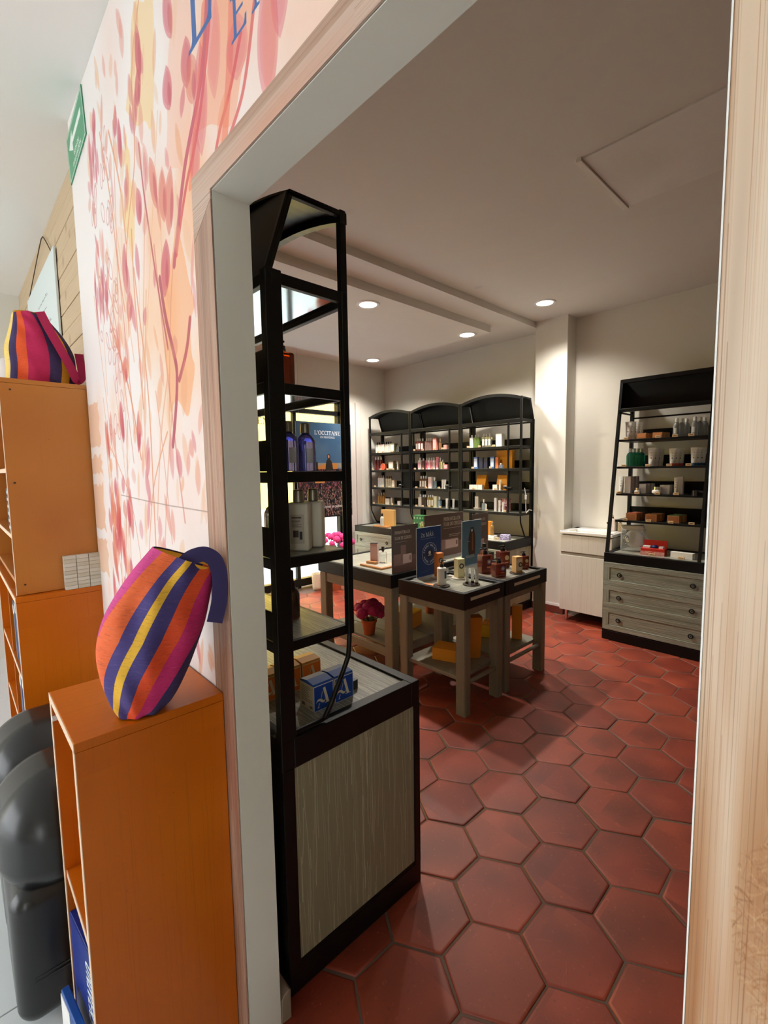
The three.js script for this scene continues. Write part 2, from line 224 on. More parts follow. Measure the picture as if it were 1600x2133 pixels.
  for (let i = 0; i < 22; i++) flat(rr(-2.2, -1.85), rr(1.0, 1.5), rr(0.014, 0.03), rr(0.05, 0.12), [[204, 60, 72], [214, 92, 92], [232, 150, 112]][i % 3], 0.6, rr(-0.25, 0.25));
  line([[-1.98, 1.47], [-1.6, 1.455], [-1.17, 1.45]], [150, 120, 110], 0.7, 0.003);            // seam of the vinyl
  // lettering
  g.save(); g.scale(0.001, -0.001); g.fillStyle = '#2f62a8'; g.textBaseline = 'alphabetic';
  g.font = '235px serif'; g.fillText("L'OCCITANE", -1158, -2512);
  g.font = '118px serif'; g.letterSpacing = '12px'; g.fillText('EN PROVENCE', -942, -2405); g.restore();
}, 1, 1);
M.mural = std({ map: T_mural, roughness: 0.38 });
function wallUV(g) { const p = g.attributes.position, uv = g.attributes.uv; for (let i = 0; i < p.count; i++) uv.setXY(i, (p.getX(i) - MX0) / MW, p.getY(i) / MH); return g; }
function sheetWithDoor(x0, x1, y1, dx0, dx1, dy, depth) {   // one sheet round the doorway
  return EX([[x0, 0], [dx0, 0], [dx0, dy], [dx1, dy], [dx1, 0], [x1, 0], [x1, y1], [x0, y1]], depth);
}

// ---------- the setting ----------
const DX0 = -1.062, DX1 = -0.099, DY = 2.183, ZO = -0.48, ZI = -0.571;      // doorway and wall faces
const wf = struct('wall_front', uvm(sheetWithDoor(-2.435, 3.6, 3.1, DX0, DX1, DY, ZO - ZI).translate(0, 0, ZI)), M.jamb);
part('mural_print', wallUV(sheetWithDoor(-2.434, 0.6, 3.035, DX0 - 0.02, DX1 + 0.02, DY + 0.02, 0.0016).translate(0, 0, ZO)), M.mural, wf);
function uvTrim(g, swap) { return uvm(g, 1, swap, rnd(), swap ? rnd() : 0.02); }
struct('trim_1', uvm(EX([[-1.165, 0], [-1.0635, 0], [-1.0635, 2.163], [-1.165, 2.1]], 0.0032).translate(0, 0, ZO + 0.0016), 1, false, 1.17, 0), M.frameL);
struct('trim_2', uvTrim(EX([[-1.165, 2.102], [-1.0635, 2.165], [-1.0635, 2.1845], [-0.1, 2.1845], [-0.1, 2.248], [-1.165, 2.248]], 0.0032).translate(0, 0, ZO + 0.0016), true), M.frame);
const right = struct('trim_3', uvm(BL(-0.0975, 0.14, 0, 2.25, ZO + 0.0016, ZO + 0.005), 1, false, 0.1, 0.02), M.frameR);
struct('trim_4', uvm(BL(0.141, 0.3, 0, 2.25, ZO + 0.0016, ZO + 0.005), 1, false, 0.1, 0.02), M.frameR);
struct('trim_5', [BL(DX1, DX1 + 0.0014, 0, DY, ZO + 0.0002, ZO + 0.006)], M.white);
// chipped skirting stub between jamb and display unit
struct('baseboard_left', uvm(EX([[0, 0], [0.028, 0.004], [0.026, 0.072], [0.02, 0.082], [0.004, 0.088], [0, 0.085]], 0.9, 0.002).rotateY(-PI / 2).translate(DX0, 0, ZI - 0.031)), std({ color: 0x8d7a68, map: T_plaster, roughness: 0.8 }));

// plank wall of the hall: every board its own piece
const pw = struct('wall_left', BL(-5.2, -2.436, 0, 3.1, -0.6, -0.556), M.frameDark);
for (let k = 0; k < 12; k++) {
  const y0 = 1.85 + k * 0.1, y1 = Math.min(y0 + 0.0965, 3.04);
  const cut = k % 3 === 1 ? [-3.35] : k % 3 === 2 ? [-4.1] : []; const xs = [-5.0, ...cut.sort((a, b) => a - b), -2.437];
  for (let i = 0; i + 1 < xs.length; i++) part('plank', uvm(BL(xs[i], xs[i + 1] - 0.002, y0, y1, -0.555, -0.538 - 0.0015 * (k % 2), 0.003), 1, false, rnd(), k * 0.37), M.plank, pw);
}
struct('wall_far', BL(-5.3, -5.0, 0, 3.1, -0.6, 5), M.wall);
struct('wall_right', [BL(3.6, 3.8, -0.1, 3.3, -5, 3.1), BL(3.6, 3.8, 2.75, 3.3, 3.1, 4.2)], M.wall);
// street side of the hall: wide open shop front between two piers, under a beam
struct('wall_street', [BL(-5.3, -4.7, 0, 3.1, 4.0, 4.2), BL(-0.9, 3.8, 0, 3.1, 4.0, 4.2), BL(-4.7, -0.9, 2.75, 3.1, 4.0, 4.2)], M.wall);
struct('ceiling_hall', BL(-5.3, 3.8, 3.04, 3.3, -0.6, 4.2), M.hallCeil);
// hall floor of large pale tiles
const hf = struct('floor_hall', BL(-5.3, 3.8, -0.1, -0.006, -0.5, 4.2), M.grout);
for (let i = 0; i < 13; i++) for (let j = 0; j < 7; j++) { const x0 = -5.24 + i * 0.6, z0 = -0.478 + j * 0.6; part('tile', BL(x0, x0 + 0.596, -0.006, 0, z0, Math.min(z0 + 0.596, 4.1), 0.0015), M.tileHall, hf); }

// shop: terracotta hexagons
const fl = struct('floor', BL(-5.3, 3.6, -0.1, -0.0045, -4.95, -0.5), M.grout);
{
  const FX = 0.2775, RZ = 0.2425, gap = 0.0068, variants = [];
  const matT = T_terra.map(t => std({ map: t, roughness: 0.55, bumpMap: T_terraB, bumpScale: 0.0018 }));
  for (let v = 0; v < 9; v++) {
    const pts = []; for (let k = 0; k < 6; k++) { const a = PI / 6 + k * PI / 3; const R0 = FX / Math.sqrt(3) - gap / 2 + rr(-0.003, 0.0015); pts.push([R0 * Math.cos(a) + rr(-0.0022, 0.0022), R0 * Math.sin(a) * (RZ / (FX * Math.sqrt(3) / 2)) + rr(-0.0022, 0.0022)]); }
    const pos = [], idx = [], rings = [[1, -0.014], [1, -0.0045], [0.975, -0.0018], [0.93, 0]];
    for (const [s, y] of rings) for (const p of pts) pos.push(p[0] * s, y, -p[1] * s);
    for (let q = 0; q < 3; q++) for (let k = 0; k < 6; k++) { const a = q * 6 + k, b = q * 6 + (k + 1) % 6, c = a + 6, d = b + 6; idx.push(a, b, d, a, d, c); }
    pos.push(0, 0.0006, 0); for (let k = 0; k < 6; k++) idx.push(18 + k, 18 + (k + 1) % 6, 24);
    const g = new THREE.BufferGeometry(); g.setAttribute('position', new THREE.Float32BufferAttribute(pos, 3)); g.setIndex(idx); g.computeVertexNormals();
    const uv = []; const ox = rnd(), oy = rnd(); for (let i = 0; i < pos.length; i += 3) uv.push(pos[i] + ox, pos[i + 2] + oy); g.setAttribute('uv', new THREE.Float32BufferAttribute(uv, 2)); variants.push(g);
  }
  const cells = [];
  for (let r = -2; r < 18; r++) for (let c = -18; c < 16; c++) {
    const z = -1.365 - r * RZ + RZ * 0, zz = -1.365 + 3 * RZ - (r + 2) * RZ; const x = -0.595 + c * FX + (((r + 1) & 1) ? FX / 2 : 0);
    if (zz < -4.72 || zz > -0.55 || x < -5.0 || x > 1.9) continue;
    cells.push([x, zz, Math.hypot(x, zz), rnd()]);
  }
  // tiles the camera can see come first
  const seen = cells.filter(c => { const a = Math.atan2(-c[0], -c[1]) * 180 / PI; return a > -2 && a < 92 && !(c[0] > -0.15 && c[1] > -2) ; }).sort((a, b) => a[2] - b[2]);
  const near = seen.slice(0, 300), rest = cells.filter(c => !near.includes(c)), restG = [];
  for (const [x, z, d, q] of near) { const o = part('hex_tile', variants[(q * 9) | 0], matT[(q * 997 | 0) % 3], fl); o.position.set(x, rr(-0.0012, 0.0012), z); o.rotation.set(rr(-0.003, 0.003), 0, rr(-0.003, 0.003)); }
  for (const [x, z, d, q] of rest) restG.push(variants[(q * 9) | 0].clone().translate(x, 0, z));
  const o = part('far_hex_tiles', restG, matT[0], fl); o.userData.kind = 'stuff';
}
const ZB = -4.84, CY1 = 3.08, CY2 = 3.02, CY3 = 2.95, XS = -5.1;
struct('wall_back', BL(-5.3, 3.6, -0.1, 3.3, ZB - 0.12, ZB), M.wall);
struct('wall_column', BL(-2.562, -2.215, 0, CY1 + 0.02, ZB - 0.02, -4.645), M.wall);
struct('baseboard_back', [BL(-2.562, -2.215, 0, 0.075, -4.645, -4.636), BL(-2.215, 3.5, 0, 0.075, ZB, ZB + 0.009), BL(-2.216, -2.206, 0, 0.075, ZB, -4.636)], M.skirt);
struct('trim_6', [BL(-2.562, -2.213, 0.075, 0.1, -4.645, -4.64)], M.white);
struct('ceiling', BL(-2.56, 3.6, CY1, 3.3, -4.95, ZI + 0.002), M.ceil);
struct('ceiling_dropped', BL(-5.3, -2.56, CY2, 3.3, -4.95, ZI + 0.002), M.ceil);
struct('ceiling_island', BL(-4.62, -2.83, CY3, CY2, -4.2, -1.0), M.ceil);
struct('ceiling_soffit', BL(-5.3, XS, 2.507, 3.1, -4.95, ZI), M.wall);
// access hatch in the ceiling
const hatch = thing('ceiling_hatch', 'flush white access hatch in the high ceiling with one open edge', 'hatch', [-0.79, CY1, -2.72]);
part('panel', RB(0.6, 0.012, 0.62, 0, -0.004, 0, 0.002), M.ceil, hatch);
part('edge_strip', RB(0.03, 0.02, 0.64, -0.318, -0.008, 0, 0.002), M.wall, hatch);

// ---------- storefront to the street (far left of the shop) ----------
const XG = -5.2;
struct('wall_pier', BL(-5.3, XS, 0, 2.507, -4.95, -4.1, 0.003), M.wall);
struct('trim_7', [BL(XS - 0.02, XS + 0.03, 0, 2.5, -4.33, -4.24, 0.01), BL(XS - 0.02, XS + 0.018, 0, 2.5, -4.22, -4.12, 0.01)], std({ color: 0xd2c8c2, roughness: 0.7 }));
struct('wall_pier_2', BL(-5.3, XS, 0, 2.507, -0.9, ZI, 0.003), M.wall);
const win = struct('window_1', [BL(XG - 0.03, XG + 0.05, 2.3, 2.36, -4.1, -0.9), BL(XG - 0.03, XG + 0.05, 0, 2.5, -4.1, -3.98), BL(XG - 0.03, XG + 0.05, 0.03, 0.13, -4.1, -0.9), BL(XG - 0.02, XG + 0.03, 0, 2.36, -3.32, -3.27), BL(XG - 0.02, XG + 0.03, 0, 2.36, -2.42, -2.37), BL(XG - 0.02, XG + 0.03, 0, 2.36, -1.6, -1.55), BL(XG - 0.03, XG + 0.05, 2.47, 2.51, -4.1, -0.9), BL(XG - 0.03, XG + 0.05, 0, 2.5, -0.95, -0.9)], M.black);
for (const [a, b] of [[-3.98, -3.32], [-3.27, -2.42], [-2.37, -1.6], [-1.55, -0.95]]) part('pane', BL(XG, XG + 0.004, 0.13, 2.3, a, b), M.glass, win);
part('pane', BL(XG, XG + 0.004, 2.36, 2.47, -3.98, -0.95), M.glass, win);
const font = await new FontLoader().loadAsync('fonts/droid/droid_serif_regular.typeface.json');
function text3(str, size, depth) { const g = new TextGeometry(str, { font, size, depth, curveSegments: 3 }); g.computeBoundingBox(); return g; }
{ const g = text3('EN PROVENCE', 0.085, 0.002); g.translate(-g.boundingBox.max.x, 0, 0); const o = part('window_lettering', g, col(0xa38f52, 0.5), win); o.rotation.y = PI / 2; o.position.set(XG + 0.006, 2.13, -3.08); }
// street: pale pavement, road and a sunny yellow house
struct('ground_street', [BL(-30, -5.3, -0.3, -0.02, -30, 30)], std({ color: 0xa9bccb, roughness: 0.8 }));
struct('ground_hall_front', [BL(-12, 3.8, -0.3, -0.02, 4.2, 30), BL(3.8, 20, -0.3, -0.02, -6, 30)], std({ color: 0xb9c0c4, roughness: 0.8 }));
const house = thing('yellow_house', 'sunny yellow house across the street seen through the shop window', 'house', [-12, -0.02, -2]);
part('facade', BL(-0.4, 0, 0, 5.2, -14, 14), std({ color: 0xf3d25c, roughness: 0.9 }), house);
part('base_course', BL(-0.05, 0.06, 0, 0.5, -14, 14), col(0xd8d2c4, 0.9), house);
part('cornice', BL(-0.4, 0.3, 5.1, 5.4, -14.2, 14.2), col(0xf5efe0, 0.8), house);
for (const z of [1.5, 5, 9]) { const w = part('window', BL(-0.02, 0.05, 1.2, 3.2, z - 0.7, z + 0.7), col(0x6d5a48, 0.6), house); part('pane', BL(0.05, 0.06, 1.3, 3.1, z - 0.6, z + 0.6), col(0x4d5a64, 0.1), w); }

// ---------- downlights ----------
const lampGlow = std({ color: 0xffffff, emissive: 0xfff4e2, emissiveIntensity: 5, roughness: 0.4 });
function downlight(x, y, z, label, power) {
  const t = thing('downlight', label, 'ceiling light', [x, y, z], 0, 'round downlights in the shop ceiling');
  part('trim_ring', LA([[0.072, 0.0], [0.076, -0.006], [0.095, -0.008], [0.1, -0.003], [0.1, 0.0]], 32), M.white, t);
  part('lens', CY(0.073, 0.073, 0.004, 0, -0.006, 0, 32), lampGlow, t);
  const s = new THREE.SpotLight(0xfff7ec, power, 0, 1.15, 0.7, 2); s.position.set(0, -0.02, 0); s.target.position.set(0, -1, 0); s.castShadow = true; s.shadow.radius = 3; t.add(s, s.target);
}
downlight(-2.215, CY1, -4.17, 'round downlight in the high ceiling near the white column', 11);
downlight(-3.03, CY3, -4.07, 'round downlight at the corner of the dropped ceiling panel', 17);
downlight(-4.5, CY3, -4.06, 'farthest round downlight above the left arched shelf', 17);
downlight(-3.04, CY3, -2.7, 'round downlight beside the post of the near shelf unit', 24);
// ---------- shelving units ----------
const UW = 0.80, SH = [1.07, 1.31, 1.55, 1.79];
function cabinet(t, W, D) {   // drawers below a black framed counter; rear at z = 0, front at z = D
  const h = W / 2;
  part('plinth', [RB(W, 0.085, D, 0, 0.0425, D / 2, 0.003), B(W - 0.006, 0.01, D - 0.006, 0, 0.09, D / 2)], M.black, t);
  part('carcass', [B(W - 0.03, 0.61, D - 0.04, 0, 0.39, D / 2), RB(0.03, 0.62, 0.03, -h + 0.015, 0.392, D - 0.015, 0.002), RB(0.03, 0.62, 0.03, h - 0.015, 0.392, D - 0.015, 0.002), RB(0.03, 0.62, 0.04, -h + 0.015, 0.392, 0.02, 0.002), RB(0.03, 0.62, 0.04, h - 0.015, 0.392, 0.02, 0.002)], M.black, t);
  for (const s of [-1, 1]) part('side_panel', uvm(B(0.01, 0.612, D - 0.07, s * (h - 0.0095), 0.391, D / 2 + 0.005)), M.streak, t).userData.label = 'taupe side panel with pale combed streaks';
  const dw = W - 0.012, dh = 0.2015;
  for (let k = 0; k < 3; k++) {
    const y = 0.096 + k * 0.204 + dh / 2;
    const fr = [uvm(RB(dw, 0.045, 0.016, 0, y + dh / 2 - 0.0225, D - 0.002, 0.002), 1, true, 0, k * 0.3), uvm(RB(dw, 0.045, 0.016, 0, y - dh / 2 + 0.0225, D - 0.002, 0.002), 1, true, 0.2, k * 0.4), uvm(RB(0.05, dh - 0.09, 0.016, -dw / 2 + 0.025, y, D - 0.002, 0.002)), uvm(RB(0.05, dh - 0.09, 0.016, dw / 2 - 0.025, y, D - 0.002, 0.002)), uvm(B(dw - 0.09, dh - 0.08, 0.008, 0, y, D - 0.006), 1, true, 0.5, k * 0.2)];
    const d = part('drawer', fr, M.drawer, t);
    for (const s of [-1, 1]) part('knob', [new THREE.TorusGeometry(0.016, 0.0045, 8, 20).translate(s * (h - 0.14), y - 0.002, D + 0.012), CY(0.004, 0.004, 0.016, 0, 0, 0, 8).rotateX(PI / 2).translate(s * (h - 0.14), y - 0.002, D - 0.003)], M.black, d);
  }
  const f = 0.042;
  part('counter_frame', [RB(W, 0.09, f, 0, 0.745, D - f / 2, 0.004), RB(W, 0.09, f, 0, 0.745, f / 2, 0.004), RB(f, 0.09, D - 2 * f + 0.002, -h + f / 2, 0.745, D / 2, 0.004), RB(f, 0.09, D - 2 * f + 0.002, h - f / 2, 0.745, D / 2, 0.004)], M.black, t);
  part('counter_panel', uvm(B(W - 2 * f, 0.06, D - 2 * f, 0, 0.752, D / 2), 1, true), M.streakTop, t);
}
function archUnit(label, group, p, turn) {
  const t = thing('arched_shelf_unit', label, 'shelf unit', p, turn, group), W = UW, h = W / 2, D = 0.57, FZ = 0.262;
  cabinet(t, W, D);
  const yA = x => 2.285 + 0.065 * (1 - (x / h) ** 2);            // line of the arch
  for (const s of [-1, 1]) {
    part('rear_post', RB(0.028, 1.29, 0.05, s * (h - 0.015), 1.43, 0.026, 0.003), M.black, t);
    part('front_post', RB(0.022, 1.26, 0.022, s * (h - 0.012), 1.67, FZ, 0.003), M.black, t);
    const X = s * (h - 0.012);
    part('bent_rod', TU([[X, 1.06, FZ], [X, 0.97, FZ - 0.008], [X, 0.9, FZ - 0.045], [X, 0.83, FZ - 0.085], [X, 0.803, FZ - 0.105], [X, 0.799, FZ - 0.14], [X, 0.799, 0.05]], 0.008, 40, 8), M.black, t);
    part('slanted_bar', [BAR([X, 2.06, 0.012], [X, 2.285, 0.088], 0.014, 0.02), BAR([X, 2.285, 0.085], [X, 2.29, FZ], 0.016, 0.016), BAR([X, 2.055, 0.0], [X, 2.055, FZ], 0.018, 0.03)], M.black, t);
  }
  const arc = (z0, z1, th, dy) => { const o = [], N = 16; for (let i = 0; i <= N; i++) { const x = -h + W * i / N; o.push([x, yA(x) + dy]); } for (let i = N; i >= 0; i--) { const x = -h + W * i / N; o.push([x, yA(x) + dy - th]); } return EX(o, z1 - z0).translate(0, 0, z0); };
  part('arch_beam', arc(FZ - 0.012, FZ + 0.012, 0.032, 0.008), M.black, t);
  part('arch_roof', arc(0.085, FZ, 0.006, 0.004), M.blackPanel, t);
  { const o = [], N = 16; for (let i = 0; i <= N; i++) { const x = -h + 0.004 + (W - 0.008) * i / N; o.push([x, (yA(x) - 2.055) * 1.05]); } o.push([h - 0.004, 0], [-h + 0.004, 0]); const g = EX(o, 0.004); g.rotateX(0.318).translate(0, 2.055, 0.006); part('canopy_panel', g, M.blackPanel, t); }
  part('header_beam', [RB(W, 0.042, 0.02, 0, 2.05, FZ, 0.003), RB(W, 0.03, 0.02, 0, 2.05, 0.012, 0.003)], M.black, t);
  part('header_pane', B(W - 0.03, 0.004, FZ - 0.02, 0, 2.045, FZ / 2), M.mirror, t);
  SH.forEach((y, i) => {
    const s = part('shelf', [RB(W - 0.03, 0.03, 0.016, 0, y - 0.016, FZ - 0.004, 0.003), RB(W - 0.03, 0.03, 0.016, 0, y - 0.016, 0.015, 0.003), RB(0.016, 0.03, FZ - 0.01, -h + 0.02, y - 0.016, FZ / 2, 0.003), RB(0.016, 0.03, FZ - 0.01, h - 0.02, y - 0.016, FZ / 2, 0.003)], M.black, t);
    part('board', uvm(B(W - 0.05, 0.012, FZ - 0.02, 0, y - 0.0065, FZ / 2), 1, true, 0.1 * i, 0.3 * i), M.streakTop, s);
    part('underside', B(W - 0.05, 0.003, FZ - 0.02, 0, y - 0.0155, FZ / 2), i === 3 ? M.mirror : M.blackGloss, s);
    part('back_rail', RB(W - 0.05, 0.085, 0.006, 0, y + 0.043, 0.014, 0.002), M.black, s);
  });
  // narrow bay at the right with its twin uprights and dark tester panel
  part('divider_post', [RB(0.018, 0.99, 0.02, h - 0.165, 1.55, FZ - 0.002, 0.003), RB(0.012, 0.99, 0.02, h - 0.14, 1.55, 0.05, 0.003)], M.black, t);
  part('tester_panel', RB(0.14, 0.225, 0.012, h - 0.085, 1.422, FZ - 0.012, 0.003), M.blackPanel, t);
  const l = part('tester_bracket', [CY(0.034, 0.034, 0.03, h - 0.2, 1.325, FZ - 0.02, 20), RB(0.07, 0.012, 0.03, h - 0.15, 1.34, FZ - 0.006, 0.003)], M.blackPlastic, t);
  part('tester_disc', CY(0.03, 0.03, 0.003, h - 0.2, 1.355, FZ - 0.02, 20), M.white, l);
  return t;
}
const nearUnit = archUnit('arched black shelf unit in the doorway seen end-on, with taupe streaked cabinet', 'arched shelf units', [-1.1 - UW / 2, 0, -0.625], PI);
const UZ = -4.675, UX = [-4.585, -3.78, -2.975];
const un = ['left', 'middle', 'right'];
UX.forEach((x, i) => dup(nearUnit, [x, 0, UZ], 0, `${un[i]} of the three arched black shelf units on the back wall`, 'arched shelf units'));
// cable on the right-hand unit
{ const c = thing('power_cable', 'white power cable hanging on the end of the right arched shelf unit', 'cable'); part('cord', TU([[-2.555, 1.34, -4.44], [-2.545, 1.25, -4.45], [-2.55, 1.16, -4.46], [-2.545, 1.07, -4.46], [-2.55, 1.1, -4.52], [-2.556, 1.09, -4.6]], 0.004, 40, 6), M.white, c); part('adapter', RB(0.02, 0.05, 0.02, -2.545, 1.24, -4.45, 0.004), M.white, c); }

// leaning ladder unit over drawers, right of the basin
const ladder = thing('ladder_shelf_unit', 'black ladder shelf with grey drawer chest beside the wash basin', 'shelf unit', [-1.225, 0, -4.8]);
{
  const W = 0.83, h = W / 2, D = 0.575, t = ladder; cabinet(t, W, D);
  const zf = y => 0.54 - (y - 0.79) * (0.24 / 1.535);
  for (const x of [-h + 0.014, h - 0.014]) part('leaning_post', BAR([x, 0.785, zf(0.785)], [x, 2.325, zf(2.325)], 0.026, 0.03), M.black, t);
  part('leaning_post', BAR([h - 0.115, 0.785, zf(0.785)], [h - 0.115, 2.05, zf(2.05)], 0.022, 0.026), M.black, t);
  for (const x of [-h + 0.014, h - 0.014]) part('rear_post', RB(0.028, 1.53, 0.04, x, 1.55, 0.03, 0.003), M.black, t);
  part('header_panel', [RB(W - 0.02, 0.035, 0.04, 0, 2.31, 0.3, 0.004), RB(W - 0.02, 0.03, 0.05, 0, 2.05, 0.335, 0.004)], M.black, t);
  part('header_back', B(W - 0.04, 0.27, 0.01, 0, 2.19, 0.2), M.blackPanel, t);
  part('header_side', [RB(0.012, 0.26, 0.27, -h + 0.012, 2.185, 0.16, 0.003), RB(0.012, 0.26, 0.27, h - 0.012, 2.185, 0.16, 0.003)], M.black, t);
  part('top_rail', [RB(W - 0.03, 0.014, 0.014, 0, 2.0, 0.03, 0.002), RB(0.014, 0.014, 0.36, -h + 0.02, 2.03, 0.2, 0.002)], M.black, t);
  SH.forEach((y, i) => {
    const fz = Math.min(0.405, zf(y) - 0.004), s = part('shelf', [RB(W - 0.05, 0.02, fz - 0.03, 0, y - 0.01, (fz + 0.03) / 2, 0.003), RB(0.014, 0.05, 0.1, -h + 0.03, y + 0.022, 0.07, 0.003)], M.black, t);
    part('back_rail', RB(W - 0.05, 0.1, 0.008, 0, y + 0.05, 0.035, 0.002), M.blackPanel, s);
  });
  part('tester_panel', RB(0.1, 0.3, 0.012, h - 0.06, 1.33, 0.46, 0.003), M.blackPanel, t);
  part('tester_bracket', [CY(0.032, 0.032, 0.045, h - 0.18, 1.305, 0.43, 18), RB(0.07, 0.014, 0.03, h - 0.14, 1.34, 0.44, 0.003)], M.blackPlastic, t);
}
// wash basin
{
  const t = thing('wash_basin', 'white wash basin on a pale wood cabinet between column and drawer chest', 'basin', [-1.903, 0, -4.83]);
  const D = 0.385;
  part('cabinet_body', uvm(B(0.49, 0.76, D - 0.02, 0, 0.5, D / 2 - 0.01)), M.wash, t);
  part('upper_front', uvm(RB(0.495, 0.165, 0.016, 0, 0.795, D - 0.008, 0.002)), M.wash, t);
  part('door', uvm(RB(0.495, 0.56, 0.016, 0, 0.4, D - 0.008, 0.002)), M.wash, t);
  part('handle_gap', B(0.49, 0.028, 0.008, 0, 0.695, D - 0.016), col(0x9d968a, 0.6), t);
  for (const s of [-1, 1]) part('leg', CY(0.016, 0.014, 0.12, s * 0.2, 0, D - 0.06, 12), M.chrome, t);
  const rim = [RB(0.51, 0.03, 0.055, 0, 0.905, D - 0.02, 0.006), RB(0.51, 0.03, 0.12, 0, 0.905, 0.06, 0.006), RB(0.055, 0.03, D + 0.006, -0.228, 0.905, D / 2 + 0.003, 0.006), RB(0.055, 0.03, D + 0.006, 0.228, 0.905, D / 2 + 0.003, 0.006), B(0.42, 0.006, D - 0.1, 0, 0.888, D / 2)];
  part('basin_top', rim, M.ceramic, t);
  part('faucet', [CY(0.018, 0.022, 0.09, 0.16, 0.92, 0.06, 16), TU([[0.16, 1.0, 0.06], [0.14, 1.02, 0.1], [0.11, 1.0, 0.15]], 0.01, 16, 8), CY(0.014, 0.02, 0.03, 0.16, 1.0, 0.06, 12)], M.chrome, t);
}

// ---------- tables ----------
function grayLeg(x, z, h, w = 0.062) { return uvm(EX([[-w / 2, 0], [w / 2, 0], [w / 2, h], [-w / 2, h]], w - 0.012, 0.006).translate(x, 0, z - w / 2 + 0.006), 1, false, rnd(), rnd()); }
function trayTable(label, x0, x1, z0, z1, strip) {
  const cx = (x0 + x1) / 2, cz = (z0 + z1) / 2, W = x1 - x0, D = z1 - z0, t = thing('tray_table', label, 'table', [cx, 0, cz], 0, 'small tray tables');
  const a = W / 2, b = D / 2, r = 0.032;
  part('tray_rim', [RB(W, 0.105, r, 0, 0.7385, b - r / 2, 0.004), RB(W, 0.105, r, 0, 0.7385, -b + r / 2, 0.004), RB(r, 0.105, D - 2 * r + 0.002, a - r / 2, 0.7385, 0, 0.004), RB(r, 0.105, D - 2 * r + 0.002, -a + r / 2, 0.7385, 0, 0.004)], M.black, t);
  part('tray_board', uvm(B(W - 2 * r, 0.07, D - 2 * r, 0, 0.74, 0)), M.streakTop, t);
  part('label_strip', uvm(RB(0.006, 0.02, D * strip, a + 0.001, 0.748, 0, 0.002), 1, true), col(0xd6ceb4, 0.4), t);
  for (const sx of [-1, 1]) for (const sz of [-1, 1]) part('leg', grayLeg(sx * (a - 0.038), sz * (b - 0.038), 0.686), M.grayWood, t);
  part('apron', [uvm(RB(W - 0.14, 0.045, 0.02, 0, 0.662, b - 0.03, 0.003)), uvm(RB(W - 0.14, 0.045, 0.02, 0, 0.662, -b + 0.03, 0.003)), uvm(RB(0.02, 0.045, D - 0.14, a - 0.03, 0.662, 0, 0.003)), uvm(RB(0.02, 0.045, D - 0.14, -a + 0.03, 0.662, 0, 0.003))], M.grayWood, t);
  part('lower_shelf', uvm(RB(W - 0.1, 0.026, D - 0.05, -0.01, 0.227, 0, 0.004), 1, true), M.grayWood, t);
  part('stretcher', CY(0.014, 0.014, D - 0.12, 0, 0, 0, 12).rotateX(PI / 2).translate(a - 0.03, 0.2, -(D - 0.12) / 2), M.grayWood, t);
  return t;
}
const tableA = trayTable('nearest small grey tray table with lotion testers and three hand creams', -2.25, -1.68, -2.675, -2.235, 0.72);
const tableB = trayTable('farther small grey tray table with amber pump bottles', -2.25, -1.68, -3.26, -2.69, 0.62);
{
  const x0 = -3.3, x1 = -2.385, z0 = -3.62, z1 = -2.295, cx = (x0 + x1) / 2, cz = (z0 + z1) / 2, W = x1 - x0, D = z1 - z0, a = W / 2, b = D / 2, r = 0.034;
  const t = thing('display_table', 'large grey wooden display table with black tray top behind the small tables', 'table', [cx, 0, cz]);
  part('tray_rim', [RB(W, 0.1, r, 0, 0.735, b - r / 2, 0.004), RB(W, 0.1, r, 0, 0.735, -b + r / 2, 0.004), RB(r, 0.1, D - 2 * r + 0.002, a - r / 2, 0.735, 0, 0.004), RB(r, 0.1, D - 2 * r + 0.002, -a + r / 2, 0.735, 0, 0.004)], M.black, t);
  part('tray_board', uvm(B(W - 2 * r, 0.07, D - 2 * r, 0, 0.74, 0)), M.streakTop, t);
  for (const sx of [-1, 1]) for (const sz of [-1, 1]) part('leg', grayLeg(sx * (a - 0.05), sz * (b - 0.05), 0.685, 0.075), M.grayWood, t);
  part('apron', [uvm(RB(W - 0.16, 0.085, 0.022, 0, 0.643, b - 0.03, 0.003), 1, true), uvm(RB(W - 0.16, 0.085, 0.022, 0, 0.643, -b + 0.03, 0.003), 1, true), uvm(RB(0.022, 0.085, D - 0.16, a - 0.03, 0.643, 0, 0.003)), uvm(RB(0.022, 0.085, D - 0.16, -a + 0.03, 0.643, 0, 0.003))], M.grayWood, t);
  const n = 6; for (let k = 0; k < n; k++) { const d = (D - 0.14) / n; part('shelf_slat', uvm(RB(W - 0.07, 0.022, d - 0.012, 0, 0.205, -b + 0.07 + d * (k + 0.5), 0.003), 1, true, rnd(), rnd()), M.grayWood, t); }
  part('shelf_rail', [uvm(RB(0.024, 0.05, D - 0.14, a - 0.05, 0.168, 0, 0.003)), uvm(RB(0.024, 0.05, D - 0.14, -a + 0.05, 0.168, 0, 0.003)), uvm(RB(W - 0.12, 0.06, 0.024, 0, 0.165, b - 0.05, 0.003), 1, true)], M.grayWood, t);
}
